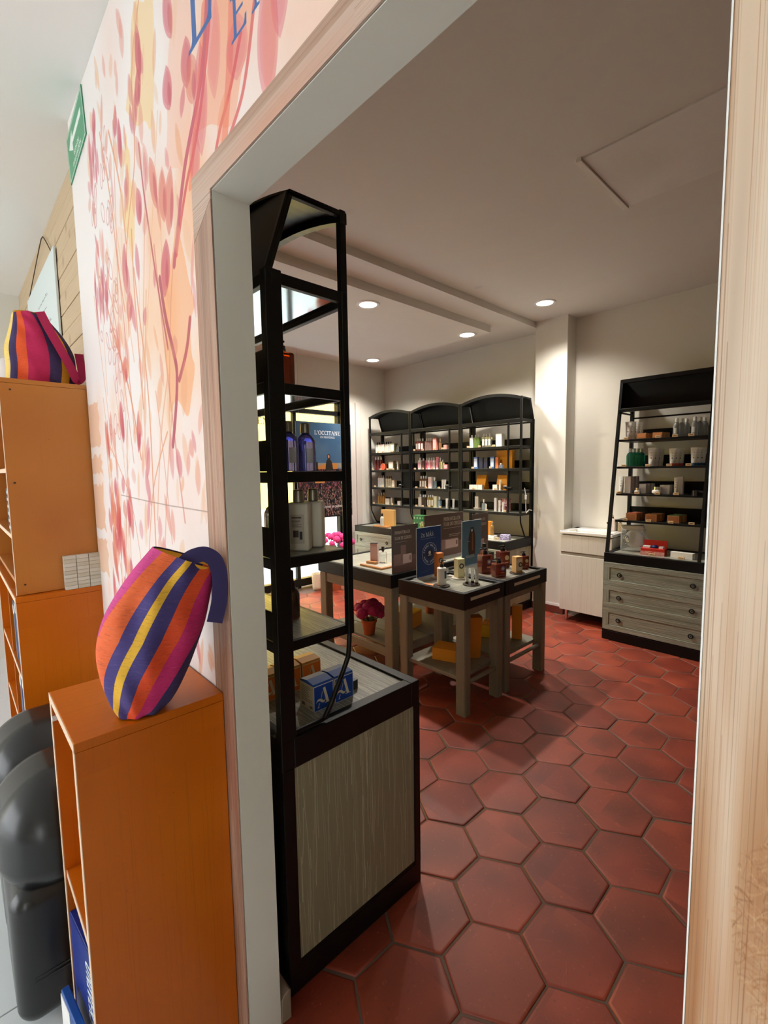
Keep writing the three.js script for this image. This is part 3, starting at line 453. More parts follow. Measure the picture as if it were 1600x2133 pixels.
// ---------- hall furniture ----------
function openShelf(t, x0, x1, z0, z1, y0, y1, shelves, mat, th = 0.02) {   // open towards +z
  const e = 0.004;
  const P = (n, a) => { const o = part(n, uvm(BL(...a, 0.0015)), mat, t); return o; };
  const side = P('side_panel', [x1 - th, x1, y0, y1 - th - 0.0006, z0, z1]); part('edge_band', BL(x1 - th, x1, y0, y1 - th, z1, z1 + e * 0.4), M.edge, side);
  const s2 = P('side_panel', [x0, x0 + th, y0, y1 - th - 0.0006, z0, z1]); part('edge_band', BL(x0, x0 + th, y0, y1 - th, z1, z1 + e * 0.4), M.edge, s2);
  const top = P('top_panel', [x0, x1, y1 - th, y1 + 0.001, z0, z1 + 0.001]); part('edge_band', BL(x0, x1, y1 - th, y1, z1 + 0.001, z1 + e * 0.6), M.edge, top);
  P('bottom_panel', [x0 + th, x1 - th, y0 + 0.04, y0 + 0.04 + th, z0 + 0.005, z1 - 0.003]);
  P('back_panel', [x0 + th, x1 - th, y0, y1 - th, z0, z0 + 0.006]);
  for (const y of shelves) { const s = P('shelf', [x0 + th, x1 - th, y - th, y, z0 + 0.006, z1 - 0.004]); part('edge_band', BL(x0 + th, x1 - th, y - th, y, z1 - 0.004, z1 - 0.0025), M.edge, s); }
}
{
  const t = thing('bookshelf', 'low orange wooden open shelf in front with the striped bag on top', 'shelf');
  openShelf(t, -1.445, -1.12, -0.474, -0.152, 0, 0.987, [0.5], M.orange);
  for (const y of [0.93]) part('shelf_pin', BL(-1.43, -1.41, y - 0.008, y, -0.165, -0.15), M.white, t);
}
// blue boxed game standing in the low shelf, its lettering running down the face
{
  const T = tex(256, 512, (g, w, h) => { g.fillStyle = '#0b2a86'; g.fillRect(0, 0, w, h); speckle(g, w, h, 60, [[20, 60, 150]], 4, 30, 0.25); g.save(); g.translate(112, 60); g.rotate(PI / 2); g.fillStyle = '#eef3f2'; g.font = 'bold 66px sans-serif'; g.fillText('UNIVERSO', 0, 0); g.restore(); });
  const t = thing('game_box', 'tall blue boxed game with white letters leaning out of the low orange shelf', 'box', [-1.282, 0.06, -0.19], 0.08);
  part('lid', [RB(0.29, 0.32, 0.05, 0, 0.16, 0, 0.003)], col(0x0b2a86, 0.35), t);
  const p = part('printed_face', new THREE.PlaneGeometry(0.286, 0.316).translate(0, 0.16, 0.0256), std({ map: T, roughness: 0.35 }), t);
  part('white_tray', RB(0.284, 0.31, 0.03, 0, 0.156, -0.035, 0.002), M.white, t);
  const u = thing('game_box', 'white and blue boxed game standing at the very bottom of the low shelf front', 'box', [-1.275, 0.061, -0.142], 0.1);
  part('lid', RB(0.27, 0.13, 0.018, 0, 0.065, 0, 0.003), col(0x1c4f9c, 0.35), u); part('label', BL(-0.134, -0.06, 0.01, 0.12, 0.009, 0.0105), M.white, u);
}
// tall cabinet on a base cabinet
{
  const t = thing('base_cabinet', 'orange wooden base cabinet with open shelves under the tall hutch', 'cabinet');
  openShelf(t, -3.4, -2.412, -0.532, -0.168, 0, 1.043, [0.68, 0.36], M.orange, 0.022);
  part('divider', uvm(BL(-2.92, -2.9, 0.06, 1.02, -0.52, -0.175)), M.orange, t);
  const u = thing('hutch_cabinet', 'pale orange hutch on the base cabinet with a striped bag on top', 'cabinet');
  openShelf(u, -3.4, -2.443, -0.532, -0.176, 1.046, 1.945, [1.3, 1.58], M.orangePale, 0.018);
  part('screw', [[-0.21, 1.9], [-0.2, 1.52], [-0.205, 1.09]].map(([z, y]) => CY(0.004, 0.004, 0.002, 0, 0, 0, 10).rotateZ(-PI / 2).translate(-2.443, y, z)), col(0x3a2414, 0.5), u);
}
// boxes on the cabinet shelves, edges just visible at the far left
const navy = [0x14264a, 0x0f1c38, 0x22427a, 0x1b2f55];
const spots = [[-2.5, 0.681, 0.3, 0.05], [-2.58, 0.681, 0.29, 0.06], [-2.67, 0.681, 0.31, 0.05], [-2.76, 0.681, 0.28, 0.06], [-2.52, 0.361, 0.27, 0.06], [-2.62, 0.361, 0.28, 0.06], [-2.73, 0.361, 0.26, 0.07]];
spots.forEach(([x, y, h, w], i) => { const t = thing('boxed_game', `${['navy', 'dark navy', 'blue', 'slate blue'][i % 4]} boxed game standing on the ${y > 0.5 ? 'upper' : 'lower'} base cabinet shelf, ${['nearest to the side panel', 'second from the side panel', 'third from the side panel', 'fourth from the side panel'][i < 4 ? i : i - 4]}`, 'box', [x, y, -0.3]); part('carton', RB(w, h, 0.24, 0, h / 2, 0, 0.003), col(navy[i % 4], 0.35), t); part('sticker', BL(-w / 2 + 0.01, w / 2 - 0.01, h * 0.78, h * 0.93, 0.12, 0.1212), M.white, t); });
for (let i = 0; i < 6; i++) { const t = thing('flat_game_box', `dark flat game box ${['at the bottom', 'second from the bottom', 'third from the bottom', 'fourth from the bottom', 'fifth from the bottom', 'on top'][i]} of the stack in the hutch`, 'box', [-2.62, 1.3015 + i * 0.032, -0.32]); part('carton', RB(0.27, 0.03, 0.26, 0, 0.015, 0, 0.002), col([0x22262c, 0x1a1f26, 0x2b2b30][i % 3], 0.4), t); part('edge_print', BL(-0.1, 0.1, 0.008, 0.02, 0.13, 0.1312), col(0xbfc5c9, 0.5), t); }
// white block sets stacked on the ledge of the base cabinet
{
  const t = thing('block_stack', 'three columns of stacked pale wooden sticks on the base cabinet ledge', 'blocks', [-2.4275, 1.0445, -0.412]);
  const bm = [0xf1ece2, 0xe8e1d3, 0xf6f3ec].map(c => std({ color: c, roughness: 0.6, map: T_wash }));
  for (let c = 0; c < 3; c++) for (let r = 0; r < 9; r++) part('block', uvm(RB(0.028, 0.0163, 0.046, rr(-0.001, 0.001), 0.0083 + r * 0.0167, (c - 1) * 0.0475, 0.0016), 1, true, rnd(), rnd()), bm[(c + r * 2) % 3], t);
}
// leather sofa seen from its end
{
  const t = thing('leather_sofa', 'dark grey leather sofa behind the low orange shelf', 'sofa');
  const puff = (g, k) => { const p = g.attributes.position; g.computeBoundingBox(); const b = g.boundingBox, c = b.getCenter(V(0, 0, 0)), e = b.getSize(V(0, 0, 0)); for (let i = 0; i < p.count; i++) { const u = (p.getX(i) - c.x) / e.x * 2, v = (p.getY(i) - c.y) / e.y * 2, w = (p.getZ(i) - c.z) / e.z * 2; p.setXYZ(i, p.getX(i) + k * Math.sign(u) * Math.abs(u) * (1 - v * v) * (1 - 0.6 * w * w), p.getY(i) + k * (v > 0 ? 1 : 0) * (1 - u * u) * (1 - 0.5 * w * w), p.getZ(i) + 0.6 * k * w * (1 - v * v)); } g.computeVertexNormals(); return g; };
  const soft = (w, h, d, x, y, z, r, k) => { let g = new RoundedBoxGeometry(w, h, d, 10, r); g.deleteAttribute('normal'); g.deleteAttribute('uv'); g = mergeVertices(g, 1e-5); return puff(g, k).translate(x, y, z); };
  for (const [x, n] of [[-1.68, 'near'], [-2.03, 'far']]) {
    part('base', soft(0.345, 0.4, 0.43, x, 0.22, -0.25, 0.05, 0.006), M.leather, t);
    part('cushion', soft(0.335, 0.32, 0.425, x, 0.51, -0.25, 0.12, 0.03), M.leather, t);
    const X = x + 0.17, seam = pts => part('seam', TU(pts, 0.002, 20, 5), M.stitch, t);
    seam([[X + 0.006, 0.16, -0.44], [X + 0.008, 0.16, -0.25], [X + 0.004, 0.16, -0.075]]); seam([[X + 0.006, 0.172, -0.44], [X + 0.008, 0.172, -0.25], [X + 0.004, 0.172, -0.075]]);
    seam([[X - 0.03, 0.605, -0.4], [X - 0.012, 0.615, -0.25], [X - 0.03, 0.605, -0.1]]); seam([[X - 0.022, 0.59, -0.4], [X - 0.003, 0.6, -0.25], [X - 0.022, 0.59, -0.1]]);
  }
}
// ---------- striped bags ----------
function stripeTex(stripes, hstep) {
  return tex(1024, 512, (g, w, h) => {
    let x = 0; for (const [f, c] of stripes) { g.fillStyle = c; g.fillRect(x * w, 0, f * w + 1, h); x += f; }
    for (let i = 0; i < 2600; i++) { g.fillStyle = rnd() < 0.5 ? 'rgba(255,255,255,0.07)' : 'rgba(30,10,60,0.1)'; g.fillRect(rnd() * w, rnd() * h, rr(8, 40), 1.6); }
  });
}
function bagSurface(L, R, N, thick, colourShift, uvs, cols = 28, rows = 40) {
  // front and back skins between two outlines, bulging along N
  const cl = new THREE.CatmullRomCurve3(L.map(p => V(...p))), cr = new THREE.CatmullRomCurve3(R.map(p => V(...p)));
  const make = sgn => {
    const pos = [], uv = [], idx = [];
    for (let j = 0; j <= rows; j++) { const v = j / rows, a = cl.getPoint(v), b = cr.getPoint(v);
      for (let i = 0; i <= cols; i++) { const u = i / cols, p = a.clone().lerp(b, u);
        const e = Math.pow(Math.max(0, 1 - (2 * u - 1) ** 2), 0.55), body = 0.35 + 0.65 * Math.sin(PI * Math.min(1, 0.16 + v * 0.72));
        const fold = 0.006 * Math.sin(u * 17 + v * 5) * Math.sin(v * 6 + u * 3) + 0.004 * Math.sin(v * 23 + u * 9);
        p.addScaledVector(N, sgn * (thick * e * body + (sgn > 0 ? fold * e : 0)));
        pos.push(p.x, p.y, p.z); uv.push(...uvs(u, v, sgn)); } }
    for (let j = 0; j < rows; j++) for (let i = 0; i < cols; i++) { const a = j * (cols + 1) + i, b = a + 1, c = a + cols + 1, d = c + 1; sgn > 0 ? idx.push(a, b, d, a, d, c) : idx.push(a, d, b, a, c, d); }
    const g = new THREE.BufferGeometry(); g.setAttribute('position', new THREE.Float32BufferAttribute(pos, 3)); g.setAttribute('uv', new THREE.Float32BufferAttribute(uv, 2)); g.setIndex(idx); g.computeVertexNormals(); return g;
  };
  return { front: make(1), back: make(-1), rim: { a: cl.getPoint(1), b: cr.getPoint(1), c: cl.getPoint(0), d: cr.getPoint(0) } };
}
function ribbon(pts, N, w) {   // band that follows a path and faces N
  const c = new THREE.CatmullRomCurve3(pts.map(p => V(...p)), false, 'catmullrom', 0.4), n = 48, pos = [], idx = [], Nv = V(...N);
  for (let i = 0; i <= n; i++) { const p = c.getPoint(i / n), d = c.getTangent(i / n).cross(Nv).normalize().multiplyScalar(w / 2), e = Nv.clone().normalize().multiplyScalar(0.0015); for (const q of [-1, 1]) for (const k of [-1, 1]) pos.push(p.x + d.x * q + e.x * k, p.y + d.y * q + e.y * k, p.z + d.z * q + e.z * k); if (i < n) { const o = 4 * i; for (const [A, Bq] of [[0, 1], [1, 3], [3, 2], [2, 0]]) idx.push(o + A, o + Bq, o + 4 + Bq, o + A, o + 4 + Bq, o + 4 + A); } }
  const g = new THREE.BufferGeometry(); g.setAttribute('position', new THREE.Float32BufferAttribute(pos, 3)); g.setIndex(idx); g.computeVertexNormals(); return g;
}
{
  const L = [[-1.192, 0.988, -0.248], [-1.197, 1.03, -0.234], [-1.203, 1.097, -0.219], [-1.203, 1.154, -0.218], [-1.197, 1.219, -0.234], [-1.188, 1.272, -0.261], [-1.174, 1.325, -0.295], [-1.157, 1.379, -0.338]], R = [[-1.154, 0.981, -0.345], [-1.148, 1.006, -0.363], [-1.137, 1.063, -0.392], [-1.127, 1.126, -0.417], [-1.118, 1.189, -0.438], [-1.113, 1.248, -0.451], [-1.11, 1.289, -0.462], [-1.105, 1.318, -0.473]];
  L[0][1] = R[0][1] = 0.992; L[1][1] = Math.max(L[1][1], 1.012); R[1][1] = Math.max(R[1][1], 1.008);
  const N = V(0.93, 0, 0.36).normalize();
  const uy = v => v < 0.25 ? 0.03 + v * 0.84 : v < 0.5 ? 0.24 + (v - 0.25) * 0.6 : 0.39 + (v - 0.5) * 0.28;   // where the yellow stripe runs
  const Tb = stripeTex([[0.1, '#d7478f'], [0.08, '#e6692e'], [0.17, '#d7478f'], [0.11, '#ee6a34'], [0.065, '#4b3f84'], [0.05, '#f4bd3a'], [0.085, '#473c7c'], [0.085, '#ef5224'], [0.105, '#d62c74'], [0.15, '#3c3264']]);
  const uvs = (u, v, s) => s > 0 ? [0.545 + (u - uy(v)) * 0.52, v] : [0.9, v];
  const t = thing('striped_bag', 'pink, orange, purple and yellow striped bag slumped on the low orange shelf', 'bag');
  const s = bagSurface(L, R, N, 0.075, 0, uvs), fab = std({ map: Tb, roughness: 0.8, bumpMap: tex(256, 256, (g, w, h) => { g.fillStyle = '#888'; g.fillRect(0, 0, w, h); for (let i = 0; i < 1600; i++) { g.fillStyle = rnd() < 0.5 ? 'rgba(0,0,0,0.25)' : 'rgba(255,255,255,0.25)'; g.fillRect(rnd() * w, rnd() * h, rr(6, 26), 2); } }, 3, 3, false), bumpScale: 0.0012, side: THREE.DoubleSide });
  part('cloth', [s.front, s.back], fab, t);
  const { a, b } = s.rim, lin = [], N2 = 18;
  { const pos = [], idx = []; const m = a.clone().lerp(b, 0.5); for (let r = 0; r < 3; r++) for (let i = 0; i <= N2; i++) { const q = i / N2 * 2 * PI, k = [0.97, 0.9, 0.05][r]; const p = m.clone().addScaledVector(b.clone().sub(a), 0.5 * k * Math.cos(q)).addScaledVector(N, 0.046 * k * Math.sin(q)); p.y -= [0.004, 0.012, 0.05][r]; pos.push(p.x, p.y, p.z); } for (let r = 0; r < 2; r++) for (let i = 0; i < N2; i++) { const A = r * (N2 + 1) + i; idx.push(A, A + 1, A + N2 + 2, A, A + N2 + 2, A + N2 + 1); } const g = new THREE.BufferGeometry(); g.setAttribute('position', new THREE.Float32BufferAttribute(pos, 3)); g.setIndex(idx); g.computeVertexNormals(); lin.push(g); }
  part('lining', lin[0], std({ color: 0xe8ae2c, roughness: 0.85, side: THREE.DoubleSide }), t);
  part('strap', ribbon([[-1.1, 1.337, -0.384], [-1.092, 1.353, -0.404], [-1.083, 1.358, -0.429], [-1.074, 1.343, -0.449], [-1.071, 1.311, -0.458], [-1.071, 1.271, -0.459], [-1.073, 1.232, -0.454], [-1.076, 1.19, -0.443]], [0.93, 0.1, 0.36], 0.036), std({ color: 0x372d60, roughness: 0.85, side: THREE.DoubleSide }), t);
}
{
  const x = -2.56, L = [[x, 1.951, -0.206], [x, 2.011, -0.212], [x, 2.09, -0.212], [x, 2.15, -0.227], [x, 2.201, -0.24], [x, 2.236, -0.247]], R = [[x, 1.951, -0.458], [x, 2.015, -0.466], [x, 2.09, -0.462], [x, 2.158, -0.432], [x, 2.217, -0.388], [x, 2.254, -0.35]];
  const Tb = stripeTex([[0.07, '#f2cf72'], [0.1, '#3d2f5e'], [0.14, '#ee5a26'], [0.3, '#c31d55'], [0.17, '#3b2a58'], [0.12, '#e09a22'], [0.1, '#3b2a58']]);
  const t = thing('striped_bag', 'crimson, purple and orange striped bag on top of the hutch', 'bag');
  const s = bagSurface(L, R, V(1, 0, 0.12).normalize(), 0.075, 0, (u, v, sg) => sg > 0 ? [u, v] : [0.5, v]);
  part('cloth', [s.front, s.back], std({ map: Tb, roughness: 0.8, side: THREE.DoubleSide }), t);
  part('strap', ribbon([[x + 0.05, 2.25, -0.34], [x + 0.085, 2.18, -0.36], [x + 0.09, 2.09, -0.4], [x + 0.075, 2.02, -0.435], [x + 0.07, 1.97, -0.455], [x + 0.06, 2.0, -0.478], [x + 0.02, 2.1, -0.478]], [1, 0.1, 0.1], 0.034), std({ color: 0xb01c4e, roughness: 0.85, side: THREE.DoubleSide }), t);
  part('lining', LA([[0.001, -0.03], [0.03, -0.01], [0.048, 0.004]], 18).scale(0.9, 1, 1).translate(x, 2.243, -0.3), std({ color: 0xe8a62c, roughness: 0.9, side: THREE.DoubleSide }), t);
  const w = thing('white_cushion', 'white bundled cloth behind the upper striped bag', 'cloth', [-2.75, 1.947, -0.26]);
  part('cloth', new THREE.SphereGeometry(0.09, 24, 16).scale(1, 0.8, 1).translate(0, 0.07, 0), std({ color: 0xf2eee6, roughness: 0.9 }), w);
}
// ---------- signs on the hall wall ----------
{
  const T = tex(512, 320, (g, w, h) => { g.fillStyle = '#3f9a6e'; g.fillRect(0, 0, w, h); g.strokeStyle = '#dfeee6'; g.lineWidth = 8; g.strokeRect(12, 12, w - 24, h - 24); g.fillStyle = '#f0f6f2'; g.fillRect(150, 92, 290, 44); g.beginPath(); g.moveTo(60, 114); g.lineTo(170, 40); g.lineTo(170, 188); g.fill(); g.font = 'bold 40px sans-serif'; g.textAlign = 'center'; g.fillText('RUTA DE', w / 2, 232); g.fillText('EVACUACIÓN', w / 2, 280); });
  const t = thing('evacuation_sign', 'green evacuation sign with white arrow at the top of the mural', 'sign', [-2.295, 2.905, ZO + 0.004]); t.rotation.z = 0.16;
  part('plate', RB(0.315, 0.195, 0.003, 0, 0, 0, 0.001), col(0x3f9a6e, 0.35), t);
  part('print', new THREE.PlaneGeometry(0.313, 0.193).translate(0, 0, 0.0018), std({ map: T, roughness: 0.35 }), t);
}
{
  const T = tex(1024, 640, (g, w, h) => { g.fillStyle = '#dfe9e8'; g.fillRect(0, 0, w, h); g.strokeStyle = '#4d5560'; g.lineWidth = 4; for (const [y, x0, x1] of [[150, 430, 760], [205, 480, 720], [290, 500, 820], [340, 520, 780], [540, 820, 940]]) { let x = x0; while (x < x1) { g.beginPath(); g.moveTo(x, y + rr(-4, 4)); g.bezierCurveTo(x + 8, y - rr(8, 34), x + 14, y + rr(2, 22), x + 22, y + rr(-6, 6)); g.stroke(); x += rr(18, 34); } } });
  const t = thing('wall_board', 'pale board with handwriting on the plank wall behind the upper bag', 'board', [-3.81, 2.45, -0.528]);
  part('panel', RB(1.14, 0.76, 0.012, 0, 0, 0, 0.002), col(0xdfe9e8, 0.5), t); part('writing', new THREE.PlaneGeometry(1.13, 0.75).translate(0, 0, 0.0064), std({ map: T, roughness: 0.45 }), t);
  part('string', TU([[-0.5, 0.37, 0.004], [0.2, 0.56, 0.0], [0.5, 0.37, 0.004]], 0.003, 20, 5), col(0x4a3626, 0.8), t);
}
// ---------- product builders (base at y = 0, front towards +z) ----------
const memo = {};
function shared(key, make) { return memo[key] || (memo[key] = make()); }
function bottle(label, p, o) {
  const { h = 0.15, r = 0.027, body = M.clear, cap = col(0xd8d8d4, 0.3), kind = 'round', turn = 0, paper, name = 'lotion_bottle', group, cat = 'bottle' } = o;
  const t = thing(name, label, cat, p, turn, group), bh = h * (kind === 'pump' ? 0.7 : 0.79), sq = kind === 'square' || kind === 'pump';
  part('body', shared(`b${kind}${h}${r}`, () => sq ? MG([RB(2 * r, bh, r * 1.5, 0, bh / 2, 0, r * 0.22, 2), CY(r * 0.34, r * 0.42, h * 0.05, 0, bh, 0, 14)]) : kind === 'spray' ? LA([[0, 0], [r * 0.94, 0], [r, h * 0.015], [r, h * 0.5], [r * 0.86, h * 0.58], [r * 0.46, h * 0.66], [0, h * 0.66]], 22) : LA([[0, 0], [r * 0.94, 0], [r, h * 0.015], [r, h * 0.55], [r * 0.94, h * 0.64], [r * 0.72, h * 0.72], [r * 0.42, h * 0.77], [r * 0.4, h * 0.8], [0, h * 0.8]], 22)), body, t);
  if (kind === 'pump') { const q = part('pump_head', shared(`p${h}${r}`, () => MG([CY(r * 0.36, r * 0.42, h * 0.1, 0, bh + h * 0.03, 0, 14), CY(r * 0.12, r * 0.12, h * 0.08, 0, bh + h * 0.12, 0, 8), RB(r * 0.5, h * 0.045, r * 0.5, 0, bh + h * 0.215, 0, 0.002), BAR([-r * 0.1, bh + h * 0.222, 0], [-r * 0.95, bh + h * 0.2, 0], r * 0.18, r * 0.2)])), cap, t); }
  else if (kind === 'spray') part('spray_head', shared(`s${h}${r}`, () => LA([[0, h * 0.64], [r * 0.5, h * 0.64], [r * 0.5, h * 0.76], [r * 0.34, h * 0.78], [r * 0.34, h * 0.97], [r * 0.26, h], [0, h]], 16)), cap, t);
  else part('cap', shared(`c${kind}${h}${r}`, () => LA([[0, bh], [r * 0.46, bh], [r * 0.5, bh + h * 0.012], [r * 0.47, h * 0.975], [r * 0.4, h], [0, h]], 18)), cap, t);
  if (paper) { const z = sq ? r * 0.755 : r * 1.004, g = sq ? shared(`q${r}${h}`, () => RB(r * 1.25, bh * 0.6, 0.0008, 0, bh * 0.46, z, 0.0003)) : shared(`l${r}${h}`, () => new THREE.CylinderGeometry(z, z, h * 0.3, 10, 1, true, -0.5, 0.75).translate(0, h * 0.32, 0)); part('paper_label', g, paper, t); }
  return t;
}
function tubeGeo(h, w) {
  return shared(`t${h}${w}`, () => { const rows = 10, n = 20, pos = [], idx = [];
    for (let j = 0; j <= rows; j++) { const v = j / rows, y = h * 0.14 + h * 0.86 * v, a = w / 2 * (0.72 + 0.28 * v), b = w / 2 * (0.72 * (1 - v) ** 0.8 + 0.03); for (let i = 0; i <= n; i++) { const q = i / n * 2 * PI; pos.push(a * Math.cos(q), y, b * Math.sin(q)); } }
    for (let j = 0; j < rows; j++) for (let i = 0; i < n; i++) { const a = j * (n + 1) + i; idx.push(a, a + n + 1, a + 1, a + 1, a + n + 1, a + n + 2); }
    const g = new THREE.BufferGeometry(); g.setAttribute('position', new THREE.Float32BufferAttribute(pos, 3)); g.setIndex(idx); g.computeVertexNormals(); return g; });
}
const T_emblem = tex(128, 256, (g, w, h) => { g.fillStyle = '#eeeeea'; g.fillRect(0, 0, w, h); g.fillStyle = '#3d3f44'; g.beginPath(); g.arc(64, 180, 20, 0, 7); g.fill(); g.fillRect(34, 40, 60, 6); g.fillRect(40, 56, 48, 4); for (let i = 0; i < 4; i++) g.fillRect(38, 100 + i * 9, 52, 2.5); });
const emblem = std({ map: T_emblem, roughness: 0.45 });
function tubeOf(label, p, o) {
  const { h = 0.14, w = 0.055, body = col(0xe9e9e6, 0.4), cap = col(0xf0f0ee, 0.35), turn = 0, group, print = true } = o, t = thing('cream_tube', label, 'tube', p, turn, group);
  part('body', tubeGeo(h, w), body, t); part('cap', shared(`tc${h}${w}`, () => CY(w * 0.34, w * 0.36, h * 0.145, 0, 0, 0, 18)), cap, t);
  if (print) part('print', shared(`tp${h}${w}`, () => { const pos = [], uv = [], idx = []; for (let j = 0; j <= 4; j++) for (let i = 0; i <= 4; i++) { const v = 0.15 + 0.65 * j / 4, q = PI / 2 + (0.5 - i / 4) * 1.1, y = h * 0.14 + h * 0.86 * v, a = w / 2 * (0.72 + 0.28 * v), b = w / 2 * (0.72 * (1 - v) ** 0.8 + 0.03); pos.push(a * Math.cos(q), y, b * Math.sin(q) + 0.0008); uv.push(i / 4, j / 4); } for (let j = 0; j < 4; j++) for (let i = 0; i < 4; i++) { const a = j * 5 + i; idx.push(a, a + 1, a + 6, a, a + 6, a + 5); } const g = new THREE.BufferGeometry(); g.setAttribute('position', new THREE.Float32BufferAttribute(pos, 3)); g.setAttribute('uv', new THREE.Float32BufferAttribute(uv, 2)); g.setIndex(idx); g.computeVertexNormals(); return g; }), emblem, t);
  return t;
}
function carton(label, p, o) {
  const { w = 0.06, h = 0.12, d = 0.06, mat = M.white, turn = 0, group, face, name = 'carton_box', flap } = o, t = thing(name, label, 'box', p, turn, group);
  part('carton', RB(w, h, d, 0, h / 2, 0, 0.0015), mat, t);
  if (face) part('front_print', RB(w * 0.8, h * 0.72, 0.0008, 0, h * 0.5, d / 2 + 0.0003, 0.0003), face, t);
  if (flap) part('lid', RB(w * 1.01, 0.006, d * 1.01, 0, h, 0, 0.002), flap, t);
  return t;
}
function jar(label, p, r, h, body, lid, group) { const t = thing('cream_jar', label, 'jar', p, 0, group); part('body', LA([[0, 0], [r * 0.8, 0], [r, h * 0.2], [r * 0.95, h * 0.5], [r * 0.75, h * 0.58], [0, h * 0.58]], 20), body, t); part('lid', CY(r * 0.72, r * 0.74, h * 0.42, 0, h * 0.58, 0, 20), lid, t); return t; }
function perfume(label, p, w, h, body, cap, turn = 0) { const t = thing('perfume_bottle', label, 'bottle', p, turn); part('glass_body', RB(w, h * 0.66, w * 0.55, 0, h * 0.33, 0, w * 0.12, 2), body, t); part('collar', CY(w * 0.15, w * 0.15, h * 0.08, 0, h * 0.66, 0, 12), M.chrome, t); part('cap', RB(w * 0.36, h * 0.27, w * 0.36, 0, h * 0.865, 0, 0.003), cap, t); return t; }
function wedge(label, p, w, h, d, mat, turn = 0, print) { const t = thing('card_stand', label, 'stand', p, turn); part('card', EX([[0, 0], [d, 0], [d * 0.55, h], [d * 0.45, h]], w, 0.001).rotateY(-PI / 2).translate(w / 2, 0, -d / 2), mat, t); if (print) part('print', RB(w * 0.8, 0.01, 0.001, 0, h * 0.3, 0, 0.0003), print, t); return t; }
function priceTag(label, p, turn = 0, w = 0.034) { const t = thing('price_tag', label, 'price tag', p, turn, 'small wooden price tags'); part('holder', RB(w, 0.02, 0.012, 0, 0.011, 0, 0.002), M.tagWood, t); part('print', B(w * 0.6, 0.004, 0.0006, 0, 0.012, 0.0062), col(0x5a4632, 0.7), t); return t; }
const ord = n => n === 2 ? ['left', 'right'] : n === 3 ? ['leftmost', 'middle', 'rightmost'] : ['leftmost', 'second', 'third', 'rightmost'];
const num = ['', 'one', 'two', 'three', 'four'];
const rowName = { 1.79: 'top', 1.55: 'second', 1.31: 'third', 1.07: 'lowest' };

// ---------- goods on the three back-wall units ----------
const GZ = -4.475, TZ = -4.424;
const blackCap = col(0x17181a, 0.35), goldCap = col(0x9a8a68, 0.35), clearCap = col(0xe4e6e4, 0.2), paperW = col(0xeeece4, 0.6), paperP = col(0xe8a5ae, 0.6);
function run(n, xs, y, what, unit, fn) { xs.forEach((x, i) => fn(n > 1 ? `${ord(n)[i]} of ${num[n]} ${what}s, ${unit} arched unit, ${rowName[y]} shelf` : `${what}, ${unit} arched unit, ${rowName[y]} shelf`, [x, y, GZ + rr(-0.004, 0.004)], i)); }
const sqB = (h, r, body, cap, paper, kind = 'square') => (l, p) => bottle(l, p, { h, r, body, cap, kind, paper });
// left unit
run(4, [-4.895, -4.845, -4.8, -4.755], 1.79, 'small cream bottle with black cap', 'left', (l, p, i) => bottle(l, p, { h: 0.15, r: 0.021, body: col([0xdfe4dd, 0xe7dfd4, 0xf0ddd0, 0xf2e2d6][i], 0.35), cap: blackCap, kind: 'square' }));
run(3, [-4.705, -4.66, -4.615], 1.79, 'grey-white bottle with black cap', 'left', (l, p) => bottle(l, p, { h: 0.148, r: 0.02, body: col(0xcfd0c9, 0.35), cap: blackCap, kind: 'square' }));
run(1, [-4.555], 1.79, 'white and olive carton', 'left', (l, p) => { const t = carton(l, p, { w: 0.07, h: 0.118, d: 0.07, mat: col(0x77775a, 0.6), face: paperW }); });
run(2, [-4.495, -4.465], 1.79, 'slim clear vial', 'left', sqB(0.095, 0.011, M.clear, goldCap, null, 'round'));
run(3, [-4.92, -4.868, -4.815], 1.55, 'red bottle with clear cap', 'left', sqB(0.185, 0.024, liq(0xb01f18), clearCap, null, 'round'));
{ const t = thing('round_tin', 'round coral tin standing on edge on the second shelf of the left arched unit', 'tin', [-4.75, 1.55, GZ + 0.01]); part('body', CY(0.046, 0.046, 0.04, 0, 0, 0, 28).rotateX(PI / 2).translate(0, 0.0465, -0.02), col(0xd4553a, 0.4), t); part('rim', new THREE.TorusGeometry(0.044, 0.003, 8, 30).translate(0, 0.0465, 0.021), col(0xe27a5c, 0.4), t); }
run(1, [-4.595], 1.55, 'white and gold gift carton', 'left', (l, p) => carton(l, p, { w: 0.1, h: 0.125, d: 0.05, mat: col(0x857a55, 0.5), face: paperW }));
run(1, [-4.48], 1.55, 'thin bronze tube box', 'left', (l, p) => carton(l, p, { w: 0.026, h: 0.12, d: 0.026, mat: col(0xb9aa92, 0.5), face: paperW }));
run(3, [-4.855, -4.812, -4.77], 1.31, 'pale grey bottle with silver cap', 'left', sqB(0.165, 0.021, col(0xbfc0bb, 0.3), goldCap, null));
run(3, [-4.695, -4.655, -4.615], 1.31, 'beige bottle with bronze cap', 'left', sqB(0.155, 0.02, col(0xa89f8e, 0.3), col(0x4f4636, 0.35), null));
run(1, [-4.56], 1.31, 'cream carton with spray', 'left', (l, p) => carton(l, p, { w: 0.055, h: 0.1, d: 0.045, mat: col(0xc9b48e, 0.6), face: paperW }));
run(3, [-4.865, -4.815, -4.765], 1.07, 'golden oil bottle', 'left', sqB(0.162, 0.024, liq(0xe9b012), goldCap, null, 'round'));
run(1, [-4.675], 1.07, 'pale gift box with taupe lid', 'left', (l, p) => carton(l, p, { w: 0.08, h: 0.082, d: 0.06, mat: col(0xcac4b6, 0.6), flap: col(0x7b7264, 0.5) }));
